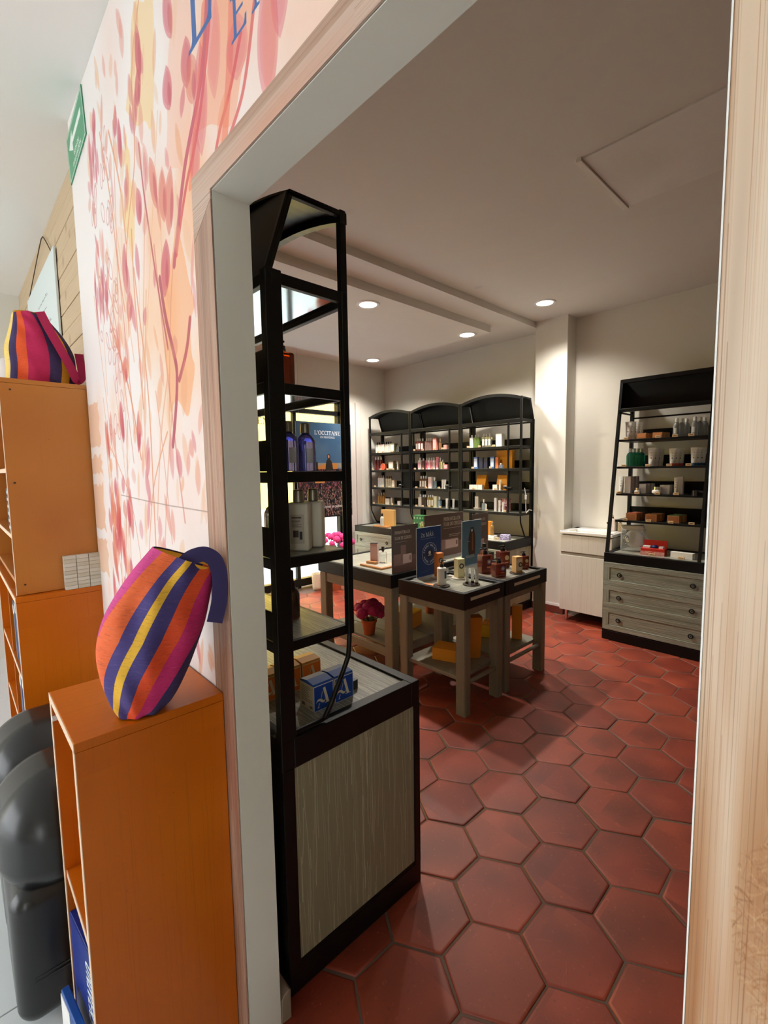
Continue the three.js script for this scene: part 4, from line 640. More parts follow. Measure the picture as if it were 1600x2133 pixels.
run(1, [-4.6], 1.07, 'slim bronze carton', 'left', (l, p) => carton(l, p, { w: 0.035, h: 0.1, d: 0.04, mat: col(0x8d8172, 0.6), face: col(0xc9c0b2, 0.6) }));
run(1, [-4.455], 1.07, 'small white cube box', 'left', (l, p) => carton(l, p, { w: 0.052, h: 0.055, d: 0.05, mat: col(0xe4e0d8, 0.6) }));
// middle unit
run(3, [-4.115, -4.072, -4.03], 1.79, 'amber shower bottle with white cap', 'middle', sqB(0.156, 0.023, liq(0xc4501a), clearCap, paperW));
run(3, [-3.96, -3.925, -3.89], 1.79, 'rose bottle with silver cap', 'middle', sqB(0.152, 0.02, liq(0xe0b3a4), clearCap, null));
run(1, [-3.808], 1.79, 'pink tall carton', 'middle', (l, p) => carton(l, p, { w: 0.058, h: 0.15, d: 0.05, mat: col(0xd98a7c, 0.6), face: col(0xf1c5bd, 0.6) }));
perfume('copper perfume bottle beside the pink carton on the middle arched unit', [-3.735, 1.79, GZ], 0.04, 0.138, liq(0xb06a4a), col(0xe8dcc8, 0.3));
run(1, [-3.64], 1.79, 'small flat pink box', 'middle', (l, p) => carton(l, p, { w: 0.052, h: 0.056, d: 0.05, mat: col(0xe2a99a, 0.6) }));
run(1, [-4.075], 1.55, 'white bottle with rose emblem', 'middle', sqB(0.152, 0.026, col(0xece6e2, 0.35), clearCap, paperP));
run(1, [-4.015], 1.55, 'dusky rose bottle', 'middle', sqB(0.142, 0.024, liq(0xa86a62), clearCap, null));
run(4, [-3.955, -3.915, -3.876, -3.838], 1.55, 'slim pink and white bottle', 'middle', (l, p, i) => bottle(l, p, { h: 0.146, r: 0.0165, body: col(i % 2 ? 0xf0e6e6 : 0xe7a2ac, 0.35), cap: clearCap, kind: 'square', paper: i % 2 ? paperP : col(0xcf4f66, 0.5) }));
run(1, [-3.785], 1.55, 'pink hand cream tube', 'middle', (l, p) => tubeOf(l, p, { h: 0.152, w: 0.05, body: col(0xe58ea0, 0.4), cap: col(0xf2d4d8, 0.4), print: false }));
perfume('clear perfume bottle left of two on the second shelf of the middle arched unit', [-3.735, 1.55, GZ], 0.036, 0.142, M.clear, clearCap); perfume('clear perfume bottle right of two on the second shelf of the middle arched unit', [-3.695, 1.55, GZ], 0.034, 0.12, M.clear, clearCap);
run(1, [-3.63], 1.55, 'square pink box with red print', 'middle', (l, p) => carton(l, p, { w: 0.058, h: 0.058, d: 0.05, mat: col(0xd4646e, 0.6), face: col(0xf0c4c8, 0.6) }));
run(3, [-4.055, -4.015, -3.975], 1.31, 'gold shower bottle with white cap', 'middle', sqB(0.156, 0.021, liq(0xa8783a), clearCap, paperW));
run(1, [-3.89], 1.31, 'white and pink tall carton', 'middle', (l, p) => carton(l, p, { w: 0.055, h: 0.146, d: 0.05, mat: col(0xeadfda, 0.6), face: col(0xe9c8c2, 0.6) }));
perfume('pale blue perfume bottle on the third shelf of the middle arched unit', [-3.827, 1.31, GZ], 0.05, 0.14, liq(0xb9d4e0), clearCap);
run(2, [-3.7, -3.66], 1.31, 'white cream tube', 'middle', (l, p) => tubeOf(l, p, { h: 0.11, w: 0.038, print: false }));
run(1, [-4.075], 1.07, 'white almond bottle', 'middle', sqB(0.157, 0.026, col(0xe6e1d6, 0.35), clearCap, null));
run(2, [-4.02, -3.985], 1.07, 'brown almond bottle', 'middle', sqB(0.156, 0.019, liq(0x7d6440), clearCap, null));
run(3, [-3.93, -3.897, -3.862], 1.07, 'lemon yellow bottle', 'middle', sqB(0.155, 0.019, liq(0xe6c93a), clearCap, paperW));
run(1, [-3.81], 1.07, 'pale green carton', 'middle', (l, p) => carton(l, p, { w: 0.052, h: 0.142, d: 0.045, mat: col(0xdcdcc0, 0.6) }));
perfume('light blue perfume bottle on the lowest shelf of the middle arched unit', [-3.75, 1.07, GZ], 0.05, 0.135, liq(0xa9cbe0), clearCap);
run(1, [-3.635], 1.07, 'white cream tube with grey print', 'middle', (l, p) => tubeOf(l, p, { h: 0.118, w: 0.042 }));
tubeOf('white cream tube in the narrow bay of the middle arched unit', [-3.53, 1.07, GZ], { h: 0.118, w: 0.036, print: false });
// right unit
run(1, [-3.255], 1.79, 'labelled bottle with pale print', 'right', sqB(0.15, 0.024, col(0xd4dcda, 0.35), clearCap, col(0xb8cfdc, 0.5)));
run(2, [-3.203, -3.165], 1.79, 'bright green bottle', 'right', sqB(0.148, 0.02, liq(0x8fc04c), clearCap, null));
run(3, [-3.09, -3.05, -3.01], 1.79, 'clear verbena bottle', 'right', sqB(0.152, 0.021, M.clear, clearCap, col(0xd9dccf, 0.5)));
run(1, [-2.88], 1.79, 'white square carton', 'right', (l, p) => carton(l, p, { w: 0.075, h: 0.138, d: 0.06, mat: col(0xd8dad2, 0.6), face: paperW }));
run(1, [-3.19], 1.55, 'blue and white printed carton', 'right', (l, p) => carton(l, p, { w: 0.052, h: 0.134, d: 0.05, mat: col(0x5d7fc0, 0.5), face: col(0xd4dcf0, 0.5) }));
run(2, [-3.115, -3.055], 1.55, 'dark navy carton', 'right', (l, p) => carton(l, p, { w: 0.052, h: 0.126, d: 0.05, mat: col(0x141a30, 0.4), face: col(0x222a4a, 0.4) }));
carton('blue wave printed carton beside the orange one on the right arched unit', [-2.968, 1.55, GZ], { w: 0.05, h: 0.13, d: 0.045, mat: col(0x4a78b8, 0.5), face: col(0xcfdcf2, 0.5) });
run(1, [-2.912], 1.55, 'slim orange carton with dark emblem', 'right', (l, p) => carton(l, p, { w: 0.036, h: 0.124, d: 0.04, mat: col(0xe28a50, 0.6), face: col(0xd97a42, 0.6) }));
perfume('small low perfume bottle in front of the orange panel on the right arched unit', [-2.856, 1.55, GZ + 0.015], 0.05, 0.055, liq(0xa8bcd8), clearCap);
carton('large square orange gift box behind the goods on the right arched unit', [-2.865, 1.55, GZ - 0.085], { w: 0.2, h: 0.2, d: 0.05, mat: M.orangeCard, name: 'gift_box' });
wedge('left orange card stand on the third shelf of the right arched unit', [-3.155, 1.31, GZ - 0.06], 0.125, 0.165, 0.1, M.orangeCard); wedge('right orange card stand on the third shelf of the right arched unit', [-2.873, 1.31, GZ - 0.06], 0.135, 0.162, 0.1, M.orangeCard);
run(3, [-3.24, -3.18, -3.12], 1.31, 'small white soap box', 'right', (l, p) => carton(l, [p[0], p[1], GZ + 0.02], { w: 0.056, h: 0.054, d: 0.04, mat: col(0xe4e0d6, 0.6) }));
carton('single white soap box by the right orange card stand', [-2.92, 1.31, GZ + 0.02], { w: 0.056, h: 0.058, d: 0.04, mat: col(0xe8e4da, 0.6) });
tubeOf('cream coloured tube in front of the right orange card stand', [-2.862, 1.31, GZ + 0.022], { h: 0.115, w: 0.034, body: col(0xe6d6b8, 0.4), print: false });
{ const t = thing('dish_stand', 'pale round dish holding a beige carton on the lowest shelf of the right arched unit', 'dish', [-3.175, 1.07, GZ]); part('dish', LA([[0, 0], [0.035, 0], [0.05, 0.028], [0.047, 0.03], [0.032, 0.008], [0, 0.008]], 24), col(0xcfc8bd, 0.5), t); }
carton('tall beige carton standing in the pale dish on the right arched unit', [-3.178, 1.079, GZ], { w: 0.05, h: 0.15, d: 0.04, mat: col(0xc9c1b0, 0.6) });
perfume('clear perfume bottle on the lowest shelf of the right arched unit', [-3.088, 1.07, GZ], 0.05, 0.128, liq(0xd8e6ea), clearCap);
tubeOf('tiny white tube beside the clear perfume on the right arched unit', [-3.045, 1.07, GZ + 0.02], { h: 0.075, w: 0.022, print: false });
run(1, [-2.925], 1.07, 'tall white slim carton', 'right', (l, p) => carton(l, p, { w: 0.032, h: 0.15, d: 0.032, mat: col(0xe6e6e8, 0.5) }));
run(1, [-2.84], 1.07, 'red and white floral gift box', 'right', (l, p) => carton(l, [p[0], p[1], GZ - 0.05], { w: 0.115, h: 0.145, d: 0.045, mat: std({ roughness: 0.5, map: tex(128, 128, (g, w, h) => { g.fillStyle = '#f0d8da'; g.fillRect(0, 0, w, h); speckle(g, w, h, 120, [[196, 60, 80], [220, 120, 130], [150, 40, 56]], 4, 12, 0.9); }) }) }));
run(2, [-2.868, -2.822], 1.07, 'white tube before the floral box', 'right', (l, p, i) => tubeOf(l, [p[0], p[1], GZ + 0.02], { h: [0.125, 0.105][i], w: 0.032, print: false }));
// price tags along the shelf edges
const tagX = { left: [[-4.83, -4.72, -4.54], [-4.94, -4.78, -4.64, -4.52], [-4.9, -4.74, -4.6], [-4.93, -4.55]], middle: [[-4.13, -3.985, -3.79, -3.66], [-4.12, -3.985, -3.82], [-4.1, -3.93, -3.72], [-4.1, -3.99, -3.88, -3.7]], right: [[-3.275, -3.12, -2.93], [-3.21, -2.97], [-3.2, -2.905], [-3.02, -2.78]] };
for (const u of un) tagX[u].forEach((xs, r) => { const y = [1.79, 1.55, 1.31, 1.07][r]; xs.forEach((x, i) => priceTag(`pale price tag ${['farthest left', 'second from left', 'third from left', 'fourth from left'][i]} on ${rowName[y]} shelf edge, ${u} arched unit`, [x, y, TZ], 0, 0.03)); });
// counters of the three units
{ const t = thing('wooden_tray', 'small round-cornered wooden tray on the counter of the left arched unit', 'tray', [-4.57, 0.782, -4.26]); part('board', RB(0.26, 0.018, 0.14, 0, 0.009, 0, 0.005), M.tanBoard, t); }
carton('tan gift box standing behind the bottle on the left counter', [-4.5, 0.8, -4.3], { w: 0.2, h: 0.215, d: 0.06, mat: std({ color: 0xd8a961, roughness: 0.6 }), name: 'gift_box', turn: 0.25 });
bottle('pale serum bottle with black dropper on the left counter tray', [-4.535, 0.8, -4.215], { h: 0.17, r: 0.027, body: col(0xbfc0b4, 0.3), cap: blackCap });
carton('green polka dot box on the counter of the middle arched unit', [-3.89, 0.782, -4.26], { w: 0.14, h: 0.2, d: 0.1, name: 'gift_box', mat: std({ roughness: 0.5, map: tex(128, 128, (g, w, h) => { g.fillStyle = '#1d6a38'; g.fillRect(0, 0, w, h); g.fillStyle = '#a9c98c'; for (let i = 0; i < 9; i++) { g.beginPath(); g.arc(20 + (i % 3) * 44, 20 + ((i / 3) | 0) * 44, 8, 0, 7); g.fill(); } }) }) });
bottle('yellow green bottle beside the polka dot box', [-3.8, 0.782, -4.2], { h: 0.13, r: 0.03, body: liq(0xb5b832), cap: goldCap });
carton('orange carton behind the golden bottle on the right counter', [-2.945, 0.782, -4.38], { w: 0.06, h: 0.18, d: 0.05, mat: M.orangeCardD });
{ const b = bottle('golden spray bottle standing on a white block on the right counter', [-2.88, 0.814, -4.33], { h: 0.15, r: 0.022, body: liq(0xd9b65a), cap: goldCap }); const t = thing('display_block', 'white block under the golden spray bottle', 'block', [-2.88, 0.782, -4.33]); part('block', RB(0.09, 0.031, 0.07, 0, 0.0158, 0, 0.003), M.white, t); }
carton('small floral soap packet lying on the right counter', [-2.715, 0.782, -4.33], { w: 0.1, h: 0.055, d: 0.06, turn: 0.3, mat: std({ roughness: 0.5, map: tex(128, 128, (g, w, h) => { g.fillStyle = '#b9b6dc'; g.fillRect(0, 0, w, h); speckle(g, w, h, 90, [[120, 40, 70], [90, 96, 170], [230, 230, 240]], 4, 12, 0.9); }) }) });
priceTag('price tag in front of the floral packet on the right counter', [-2.79, 0.782, -4.28], 0.2, 0.045);

// ---------- goods on the ladder unit ----------
const LZ = -4.47, LT = -4.4, LU = 'ladder shelf';
const wt = col(0xe6e6e3, 0.4);
for (let i = 0; i < 4; i++) tubeOf(`white tall cream tube ${['in front', 'second in the file', 'third in the file', 'at the back'][i]} at left on the ${LU}'s top shelf`, [-1.55 + i * 0.017, 1.79, LZ - i * 0.045], { h: 0.158, w: 0.06, body: wt });
for (const [x, l] of [[-1.43, 'left'], [-1.305, 'right']]) { for (let k = 0; k < 2; k++) carton(`${l} kraft soap box ${k ? 'behind' : 'in front'} on the ${LU}'s top shelf`, [x + k * 0.012, 1.79, LZ + 0.005 - k * 0.085], { w: 0.075, h: 0.046, d: 0.08, mat: M.kraft, face: col(0xd89058, 0.6) }); }
for (const [x, l] of [[-1.175, 'left'], [-1.045, 'right']]) for (let k = 0; k < 3; k++) bottle(`${l} group of clear spray bottles, ${['front', 'middle', 'back'][k]} one, on the ${LU}'s top shelf`, [x + k * 0.022, 1.79, LZ - k * 0.055], { h: 0.155, r: 0.026, body: liq(0xe2e8e8), cap: clearCap, paper: k ? null : col(0xd4d6d4, 0.4) });
for (let k = 0; k < 4; k++) bottle(`teal bottle ${['in front', 'second in line', 'third in line', 'at the back'][k]} on the ${LU}'s second shelf`, [-1.53 + k * 0.016, 1.55, LZ - k * 0.045], { h: 0.16, r: 0.032, body: liq(0x2cc4a8), cap: col(0xe2ece8, 0.3) });
[[-1.355, 0xf0f0ee, 'plain', 0.066, 0.158], [-1.195, 0xd8402a, 'red capped', 0.055, 0.146], [-1.04, 0x1c5f86, 'blue capped', 0.055, 0.146]].forEach(([x, c, n, w, h]) => { for (let k = 0; k < 3; k++) tubeOf(`${n} white tube ${['in front', 'in the middle', 'at the back'][k]} of its file on the ${LU}'s second shelf`, [x + k * 0.018, 1.55, LZ - k * 0.05], { h, w, body: wt, cap: col(c, 0.4) }); });
tubeOf(`slender white tube beside pinkish cartons on the ${LU}'s third shelf`, [-1.59, 1.31, LZ + 0.02], { h: 0.152, w: 0.052, body: wt });
for (let k = 0; k < 3; k++) carton(`pinkish white carton ${['in front', 'in the middle', 'at the back'][k]} of its file on the ${LU}'s third shelf`, [-1.537 + k * 0.012, 1.31, LZ - k * 0.05], { w: 0.05, h: 0.15, d: 0.042, mat: col([0xdcd2cc, 0xd2bfbc, 0xd8cac6][k], 0.6) });
jar(`small white jar at the left of the ${LU}'s third shelf`, [-1.45, 1.31, LZ + 0.03], 0.026, 0.05, col(0xefefec, 0.25), M.chrome);
for (let k = 0; k < 3; k++) carton(`low white carton ${['in front', 'in the middle', 'at the back'][k]} behind the small jar on the ${LU}`, [-1.42 + k * 0.014, 1.31, LZ - 0.02 - k * 0.05], { w: 0.055, h: 0.084, d: 0.042, mat: col([0xe2dedb, 0xd0bfbc, 0xe2dedb][k], 0.6) });
jar(`wide white jar with silver lid on the ${LU}'s third shelf`, [-1.295, 1.31, LZ + 0.03], 0.04, 0.062, col(0xefefec, 0.25), M.chrome);
for (let k = 0; k < 2; k++) carton(`wide white carton ${['in front', 'at the back'][k]} behind the silver lidded jar`, [-1.245 + k * 0.03, 1.31, LZ - 0.03 - k * 0.08], { w: 0.075, h: 0.076, d: 0.07, mat: col([0xe6e4e0, 0x9a9894][k], 0.6) });
tubeOf(`slim silver white tube near the right end of the ${LU}'s third shelf`, [-1.155, 1.31, LZ + 0.025], { h: 0.14, w: 0.032, body: wt }); carton(`slim white carton behind the silver white tube on the ${LU}`, [-1.132, 1.31, LZ - 0.015], { w: 0.04, h: 0.148, d: 0.04, mat: col(0xe6e4e0, 0.6) });
[[-1.49, 0xc4643c, 'orange topped'], [-1.33, 0xb98048, 'plain brown'], [-1.16, 0x7d8a52, 'green topped']].forEach(([x, c, n]) => { for (let k = 0; k < 2; k++) carton(`${n} kraft soap box ${k ? 'behind' : 'in front'} on the ${LU}'s lowest shelf`, [x + k * 0.012, 1.07, LZ + 0.005 - k * 0.09], { w: 0.09, h: 0.06, d: 0.085, mat: M.kraft, face: col(0xa8683a, 0.6), flap: col(c, 0.6) }); });
[[1.79, [-1.545, -1.29, -1.165, -1.05]], [1.55, [-1.555, -1.36, -1.2, -1.06]], [1.31, [-1.59, -1.44, -1.28, -1.14]], [1.07, [-1.53, -1.34, -1.17, -1.02]]].forEach(([y, xs]) => xs.forEach((x, i) => priceTag(`wooden price tag ${['farthest left', 'second from left', 'third from left', 'farthest right'][i]} on ${rowName[y]} shelf edge, ladder unit`, [x, y - 0.004, LT], 0, 0.042)));
// its counter: clear gift bag, red gift box, white carton
{
  const t = thing('clear_gift_bag', 'clear cellophane gift bag with white filling and looped ribbon on the drawer chest', 'bag', [-1.49, 0.782, -4.5], 0.15);
  part('film', RB(0.2, 0.21, 0.1, 0, 0.105, 0, 0.02, 3), M.film, t); part('filling', new THREE.IcosahedronGeometry(0.07, 3).scale(1.15, 1.2, 0.55).translate(0.01, 0.115, 0), col(0xdfe0de, 0.8), t);
  part('folded_top', EX([[-0.09, 0], [0.09, 0], [0.075, 0.035], [-0.1, 0.03]], 0.06, 0.004).translate(0, 0.2, -0.03), col(0xf2f2f0, 0.5), t); part('ribbon', [new THREE.TorusGeometry(0.026, 0.006, 8, 24).scale(0.8, 1.3, 1).translate(-0.05, 0.11, 0.052), new THREE.TorusGeometry(0.02, 0.005, 8, 24).scale(0.8, 1.3, 1).translate(-0.04, 0.105, 0.056)], M.chrome, t);
  const r = thing('red_gift_box', 'open red gift box with small toiletries on the drawer chest', 'box', [-1.3, 0.782, -4.43], 0.1);
  part('tray', [RB(0.18, 0.06, 0.12, 0, 0.03, 0, 0.003)], col(0xd9301f, 0.45), r); part('pattern_band', RB(0.182, 0.034, 0.001, 0, 0.018, 0.0608, 0.0004), std({ roughness: 0.5, map: tex(256, 64, (g, w, h) => { g.fillStyle = '#e8a49a'; g.fillRect(0, 0, w, h); speckle(g, w, h, 120, [[206, 60, 46], [248, 220, 210]], 3, 9, 0.9); }) }), r);
  part('raised_lid', RB(0.18, 0.07, 0.01, 0, 0.085, -0.056, 0.003), col(0xd9301f, 0.45), r);
  part('packet', [RB(0.055, 0.02, 0.05, -0.05, 0.066, 0.01, 0.004), RB(0.035, 0.02, 0.055, 0.06, 0.066, 0.005, 0.004)], M.white, r); part('blue_sachet', new THREE.SphereGeometry(0.026, 18, 12).scale(1.1, 0.7, 1).translate(0.008, 0.068, 0.005), col(0x1d2a6a, 0.4), r);
  carton('long white carton lying on the drawer chest', [-1.075, 0.782, -4.4], { w: 0.165, h: 0.05, d: 0.05, mat: col(0xeceae4, 0.6), turn: -0.12 });
  priceTag('framed price tag before the red gift box', [-1.29, 0.782, -4.345], 0.1, 0.05); priceTag('framed price tag before the long white carton', [-1.07, 0.782, -4.345], -0.1, 0.05);
  bottle('pinkish soap dispenser behind the basin tap', [-1.76, 0.921, -4.73], { h: 0.17, r: 0.028, body: col(0xe2d3cc, 0.25), cap: M.chrome, kind: 'pump' });
  bottle('small clear bottle with cork coloured cap on the basin edge', [-1.69, 0.921, -4.73], { h: 0.11, r: 0.022, body: liq(0xd8c49a), cap: col(0x9a7a3c, 0.4) });
}
// ---------- goods on the near unit ----------
const silver = std({ color: 0x8d8676, roughness: 0.3, metalness: 0.6 });
bottle('amber pump bottle alone on the top shelf of the near unit', [-1.2, 1.79, -0.728], { h: 0.145, r: 0.031, body: liq(0xb44a08), cap: blackCap, kind: 'pump', turn: PI / 2, name: 'pump_bottle' });
const violet = liq(0x6a6cc8), codeP = col(0xb9bbc4, 0.5);
bottle('violet shower bottle nearer the rear post on the near unit', [-1.215, 1.55, -0.75], { h: 0.149, r: 0.031, body: violet, cap: silver, turn: PI / 2, paper: codeP });
bottle('violet shower bottle nearer the front post on the near unit', [-1.235, 1.55, -0.825], { h: 0.149, r: 0.031, body: violet, cap: silver, turn: PI / 2, paper: codeP });
const creamB = col(0xcfc8b6, 0.4);
{ const t = bottle('cream square lotion bottle with printed label on the near unit', [-1.2, 1.31, -0.77], { h: 0.185, r: 0.034, body: creamB, cap: silver, kind: 'square', turn: 0.75, paper: std({ roughness: 0.5, map: tex(128, 256, (g, w, h) => { g.fillStyle = '#b8ad9c'; g.fillRect(0, 0, w, h); g.fillStyle = '#5a4a40'; g.fillRect(14, 20, 90, 14); for (let i = 0; i < 6; i++) g.fillRect(14, 46 + i * 12, rr(50, 100), 4); g.fillStyle = '#4a3a34'; g.fillRect(26, 140, 50, 60); g.fillStyle = '#2c2826'; g.fillRect(84, 150, 26, 70); }) }) }); }
bottle('cream square lotion bottle standing behind the labelled one on the near unit', [-1.225, 1.31, -0.84], { h: 0.185, r: 0.033, body: creamB, cap: silver, kind: 'square', turn: 0.75 });
bottle('clear bottle with silver cap beside the rear post of the near unit', [-1.3, 1.31, -0.74], { h: 0.175, r: 0.03, body: M.clear, cap: silver });
bottle('dark bottle far back on the third shelf of the near unit', [-1.42, 1.31, -0.7], { h: 0.17, r: 0.03, body: liq(0x5a3420), cap: silver });
carton('small dark tag holder on the near unit shelf end', [-1.32, 1.31, -0.872], { w: 0.03, h: 0.03, d: 0.016, mat: col(0x2c1a14, 0.5), name: 'tag_holder' });
const darkBrown = liq(0x3a0e0a);
bottle('dark brown spray bottle on the lowest shelf of the near unit', [-1.3, 1.07, -0.795], { h: 0.158, r: 0.027, kind: 'spray', body: darkBrown, cap: blackCap, turn: PI / 2, name: 'spray_bottle' });
bottle('second dark brown spray bottle half hidden behind the rear post', [-1.36, 1.07, -0.785], { h: 0.155, r: 0.027, kind: 'spray', body: darkBrown, cap: blackCap, turn: PI / 2, name: 'spray_bottle' });
// A-printed soap cubes on the counter
function cubeTex(base, edge) { return tex(256, 256, (g, w, h) => { g.fillStyle = edge; g.fillRect(0, 0, w, h); g.fillStyle = base; g.fillRect(6, 6, w - 12, h - 12); g.fillStyle = g.strokeStyle = '#d9cdb4'; g.lineWidth = 6; g.beginPath(); g.moveTo(118, 40); g.lineTo(148, 30); g.lineTo(196, 196); g.lineTo(162, 196); g.fill(); g.beginPath(); g.moveTo(112, 70); g.lineTo(90, 150); g.stroke(); g.fillRect(140, 194, 76, 7); g.beginPath(); g.moveTo(26, 178); g.bezierCurveTo(40, 120, 90, 132, 112, 158); g.bezierCurveTo(126, 172, 140, 170, 150, 150); g.bezierCurveTo(148, 192, 116, 196, 92, 176); g.bezierCurveTo(70, 154, 44, 152, 26, 178); g.fill(); g.beginPath(); g.moveTo(66, 182); g.lineTo(48, 224); g.lineTo(30, 228); g.lineTo(82, 228); g.lineTo(60, 222); g.lineTo(76, 184); g.fill(); }); }
const cubeSide = std({ roughness: 0.6, map: tex(128, 128, (g, w, h) => { g.fillStyle = '#b9a98c'; g.fillRect(0, 0, w, h); g.fillStyle = '#5c5040'; for (let i = 0; i < 9; i++) g.fillRect(14, 14 + i * 9, rr(50, 100), 3); g.fillRect(14, 102, 30, 16); g.fillRect(90, 104, 24, 12); }) });
function cubeBox(label, p, base, hex, top) {
  const t = thing('soap_cube', label, 'box', p, 0, 'printed soap cubes on the near counter');
  part('carton', B(0.078, 0.084, 0.078, 0, 0.042, 0), cubeSide, t);
  part('front_print', new THREE.PlaneGeometry(0.0775, 0.083).rotateY(PI / 2).translate(0.0395, 0.042, 0), base, t);
  part('paper_top', EX([[-0.0385, 0], [0.0385, 0], [0.036, 0.006], [0, 0.012], [-0.036, 0.006]], 0.076).translate(0, 0.0842, -0.038), top, t);
}
const cb = std({ map: cubeTex('#123f94', '#cfd6e6'), roughness: 0.4 }), co = std({ map: cubeTex('#dd6f10', '#e8c49a'), roughness: 0.4 });
cubeBox('blue soap cube with a cream letter A, nearer the rear post', [-1.228, 0.782, -0.835], cb, 0, col(0x1d4c9c, 0.6)); cubeBox('blue soap cube with a cream letter A, nearer the bent rod', [-1.228, 0.782, -0.919], cb, 0, col(0x1d4c9c, 0.6));
['behind the rear post', 'in the middle of three', 'at the front end of three'].forEach((s, i) => cubeBox(`orange soap cube ${s} on the near counter`, [-1.395, 0.782, -0.735 - i * 0.084], co, 0, col(0xcf9238, 0.6)));
{ const t = thing('paper_note', 'small pale paper note leaning at the rear post of the near counter', 'note', [-1.133, 0.782, -0.685], PI / 2 + 0.15); part('paper', RB(0.05, 0.042, 0.002, 0, 0.021, 0, 0.0005).rotateX(-0.25), col(0xd3dadb, 0.7), t); }
carton('black tag holder beside the blue cubes on the near counter', [-1.235, 0.782, -0.99], { w: 0.03, h: 0.032, d: 0.03, mat: blackCap, name: 'tag_holder', turn: 0.2 });

// ---------- posters on the tables ----------
const serif = (g, s, x, y, px, sx = 1) => { g.save(); g.translate(x, y); g.scale(sx, 1); g.font = `${px}px serif`; g.fillText(s, 0, 0); g.restore(); };
function cherry(wide) { return (g, w, h) => {
  g.fillStyle = '#4a352a'; g.fillRect(0, 0, w, h); const k = wide ? w * 0.47 : w * 0.1;
  g.fillStyle = '#6b4c42'; g.fillRect(0, h * 0.66, w, h * 0.34); g.fillStyle = '#8a675c'; g.fillRect(wide ? w * 0.42 : w * 0.05, h * 0.6, w * 0.42, h * 0.24);
  g.fillStyle = '#7b5a4e'; g.fillRect(wide ? w * 0.1 : w * 0.32, h * 0.42, w * 0.2, h * 0.34); g.fillStyle = '#c3a49a'; g.fillRect(wide ? w * 0.52 : w * 0.4, h * 0.62, w * 0.34, h * 0.2); g.fillStyle = '#7a564c'; g.fillRect(wide ? w * 0.8 : w * 0.66, h * 0.66, w * 0.04, h * 0.1);
  if (wide) { g.fillStyle = '#c0a49c'; g.beginPath(); g.roundRect(w * 0.0, h * 0.34, w * 0.16, h * 0.62, 26); g.fill(); }
  speckle(g, w, h * 1.0, 60, [[150, 112, 100]], 3, 14, 0.18);
  g.fillStyle = '#cdbba6'; serif(g, 'PRIMAVERA EN', k, h * 0.17, wide ? h * 0.115 : h * 0.085, 0.72); serif(g, 'FLOR DE CEREZO', k, h * 0.29, wide ? h * 0.115 : h * 0.085, 0.72);
  g.fillRect(k, h * 0.345, w * 0.48, 2); if (wide) { g.fillRect(w * 0.62, h * 0.5, w * 0.3, 3); g.fillRect(w * 0.62, h * 0.54, w * 0.24, 3); }
}; }
function ringText(g, s, cx, cy, r, a0, a1, px, inside) { g.font = `bold ${px}px sans-serif`; g.textAlign = 'center'; [...s].forEach((c, i) => { const a = a0 + (a1 - a0) * i / (s.length - 1); g.save(); g.translate(cx + r * Math.cos(a), cy + r * Math.sin(a)); g.rotate(a + (inside ? -PI / 2 : PI / 2)); g.fillText(c, 0, px * 0.35); g.restore(); }); g.textAlign = 'left'; }
const P2 = (g, w, h) => { g.fillStyle = '#0d3a78'; g.fillRect(0, 0, w, h); g.fillStyle = '#dfe6ee'; serif(g, '2x MÁS', w * 0.16, h * 0.19, h * 0.115, 0.95); g.fillStyle = '#7f97bb'; for (let x = w * 0.16; x < w * 0.76; x += 9) g.fillRect(x, h * 0.225, 6, 7); g.strokeStyle = '#e6ebf0'; g.lineWidth = 5; g.beginPath(); g.arc(w * 0.52, h * 0.55, w * 0.3, 0, 7); g.stroke(); g.lineWidth = 3; g.fillStyle = '#e6ebf0'; ringText(g, 'CRÈME MAINS', w * 0.52, h * 0.55, w * 0.235, -PI * 0.92, -PI * 0.08, 36); ringText(g, 'HAND CREAM', w * 0.52, h * 0.55, w * 0.235, PI * 0.88, PI * 0.12, 36, true); g.fillStyle = '#0a1c3c'; g.beginPath(); g.arc(w * 0.52, h * 0.55, w * 0.14, 0, 7); g.fill(); g.fillStyle = '#c9d0d6'; g.beginPath(); g.arc(w * 0.52, h * 0.53, w * 0.05, 0, 7); g.fill(); g.fillRect(w * 0.45, h * 0.575, w * 0.14, 10); g.fillStyle = '#5f7aa6'; g.fillRect(w * 0.08, h * 0.88, w * 0.5, 3); g.fillRect(w * 0.08, h * 0.91, w * 0.36, 3); };
const P4 = (g, w, h) => { g.fillStyle = '#4f7898'; g.fillRect(0, 0, w, h); speckle(g, w, h, 80, [[70, 120, 154], [96, 140, 168]], 10, 60, 0.2); g.fillStyle = '#3c2216'; g.beginPath(); g.moveTo(w * 0.42, h * 0.2); g.lineTo(w * 0.6, h * 0.2); g.bezierCurveTo(w * 0.7, h * 0.34, w * 0.7, h * 0.5, w * 0.66, h * 0.78); g.lineTo(w * 0.34, h * 0.78); g.bezierCurveTo(w * 0.28, h * 0.5, w * 0.32, h * 0.34, w * 0.42, h * 0.2); g.fill(); g.fillStyle = '#8c5a3a'; g.fillRect(w * 0.5, h * 0.28, w * 0.07, h * 0.4); g.fillStyle = '#23272c'; g.fillRect(w * 0.43, h * 0.15, w * 0.16, h * 0.07); g.fillStyle = '#d7dde0'; g.fillRect(w * 0.46, h * 0.19, w * 0.08, h * 0.06); g.fillRect(w * 0.28, h * 0.46, w * 0.1, 5); g.fillStyle = '#d4dde2'; serif(g, 'KARITÉ', w * 0.2, h * 0.83, h * 0.085, 1); };
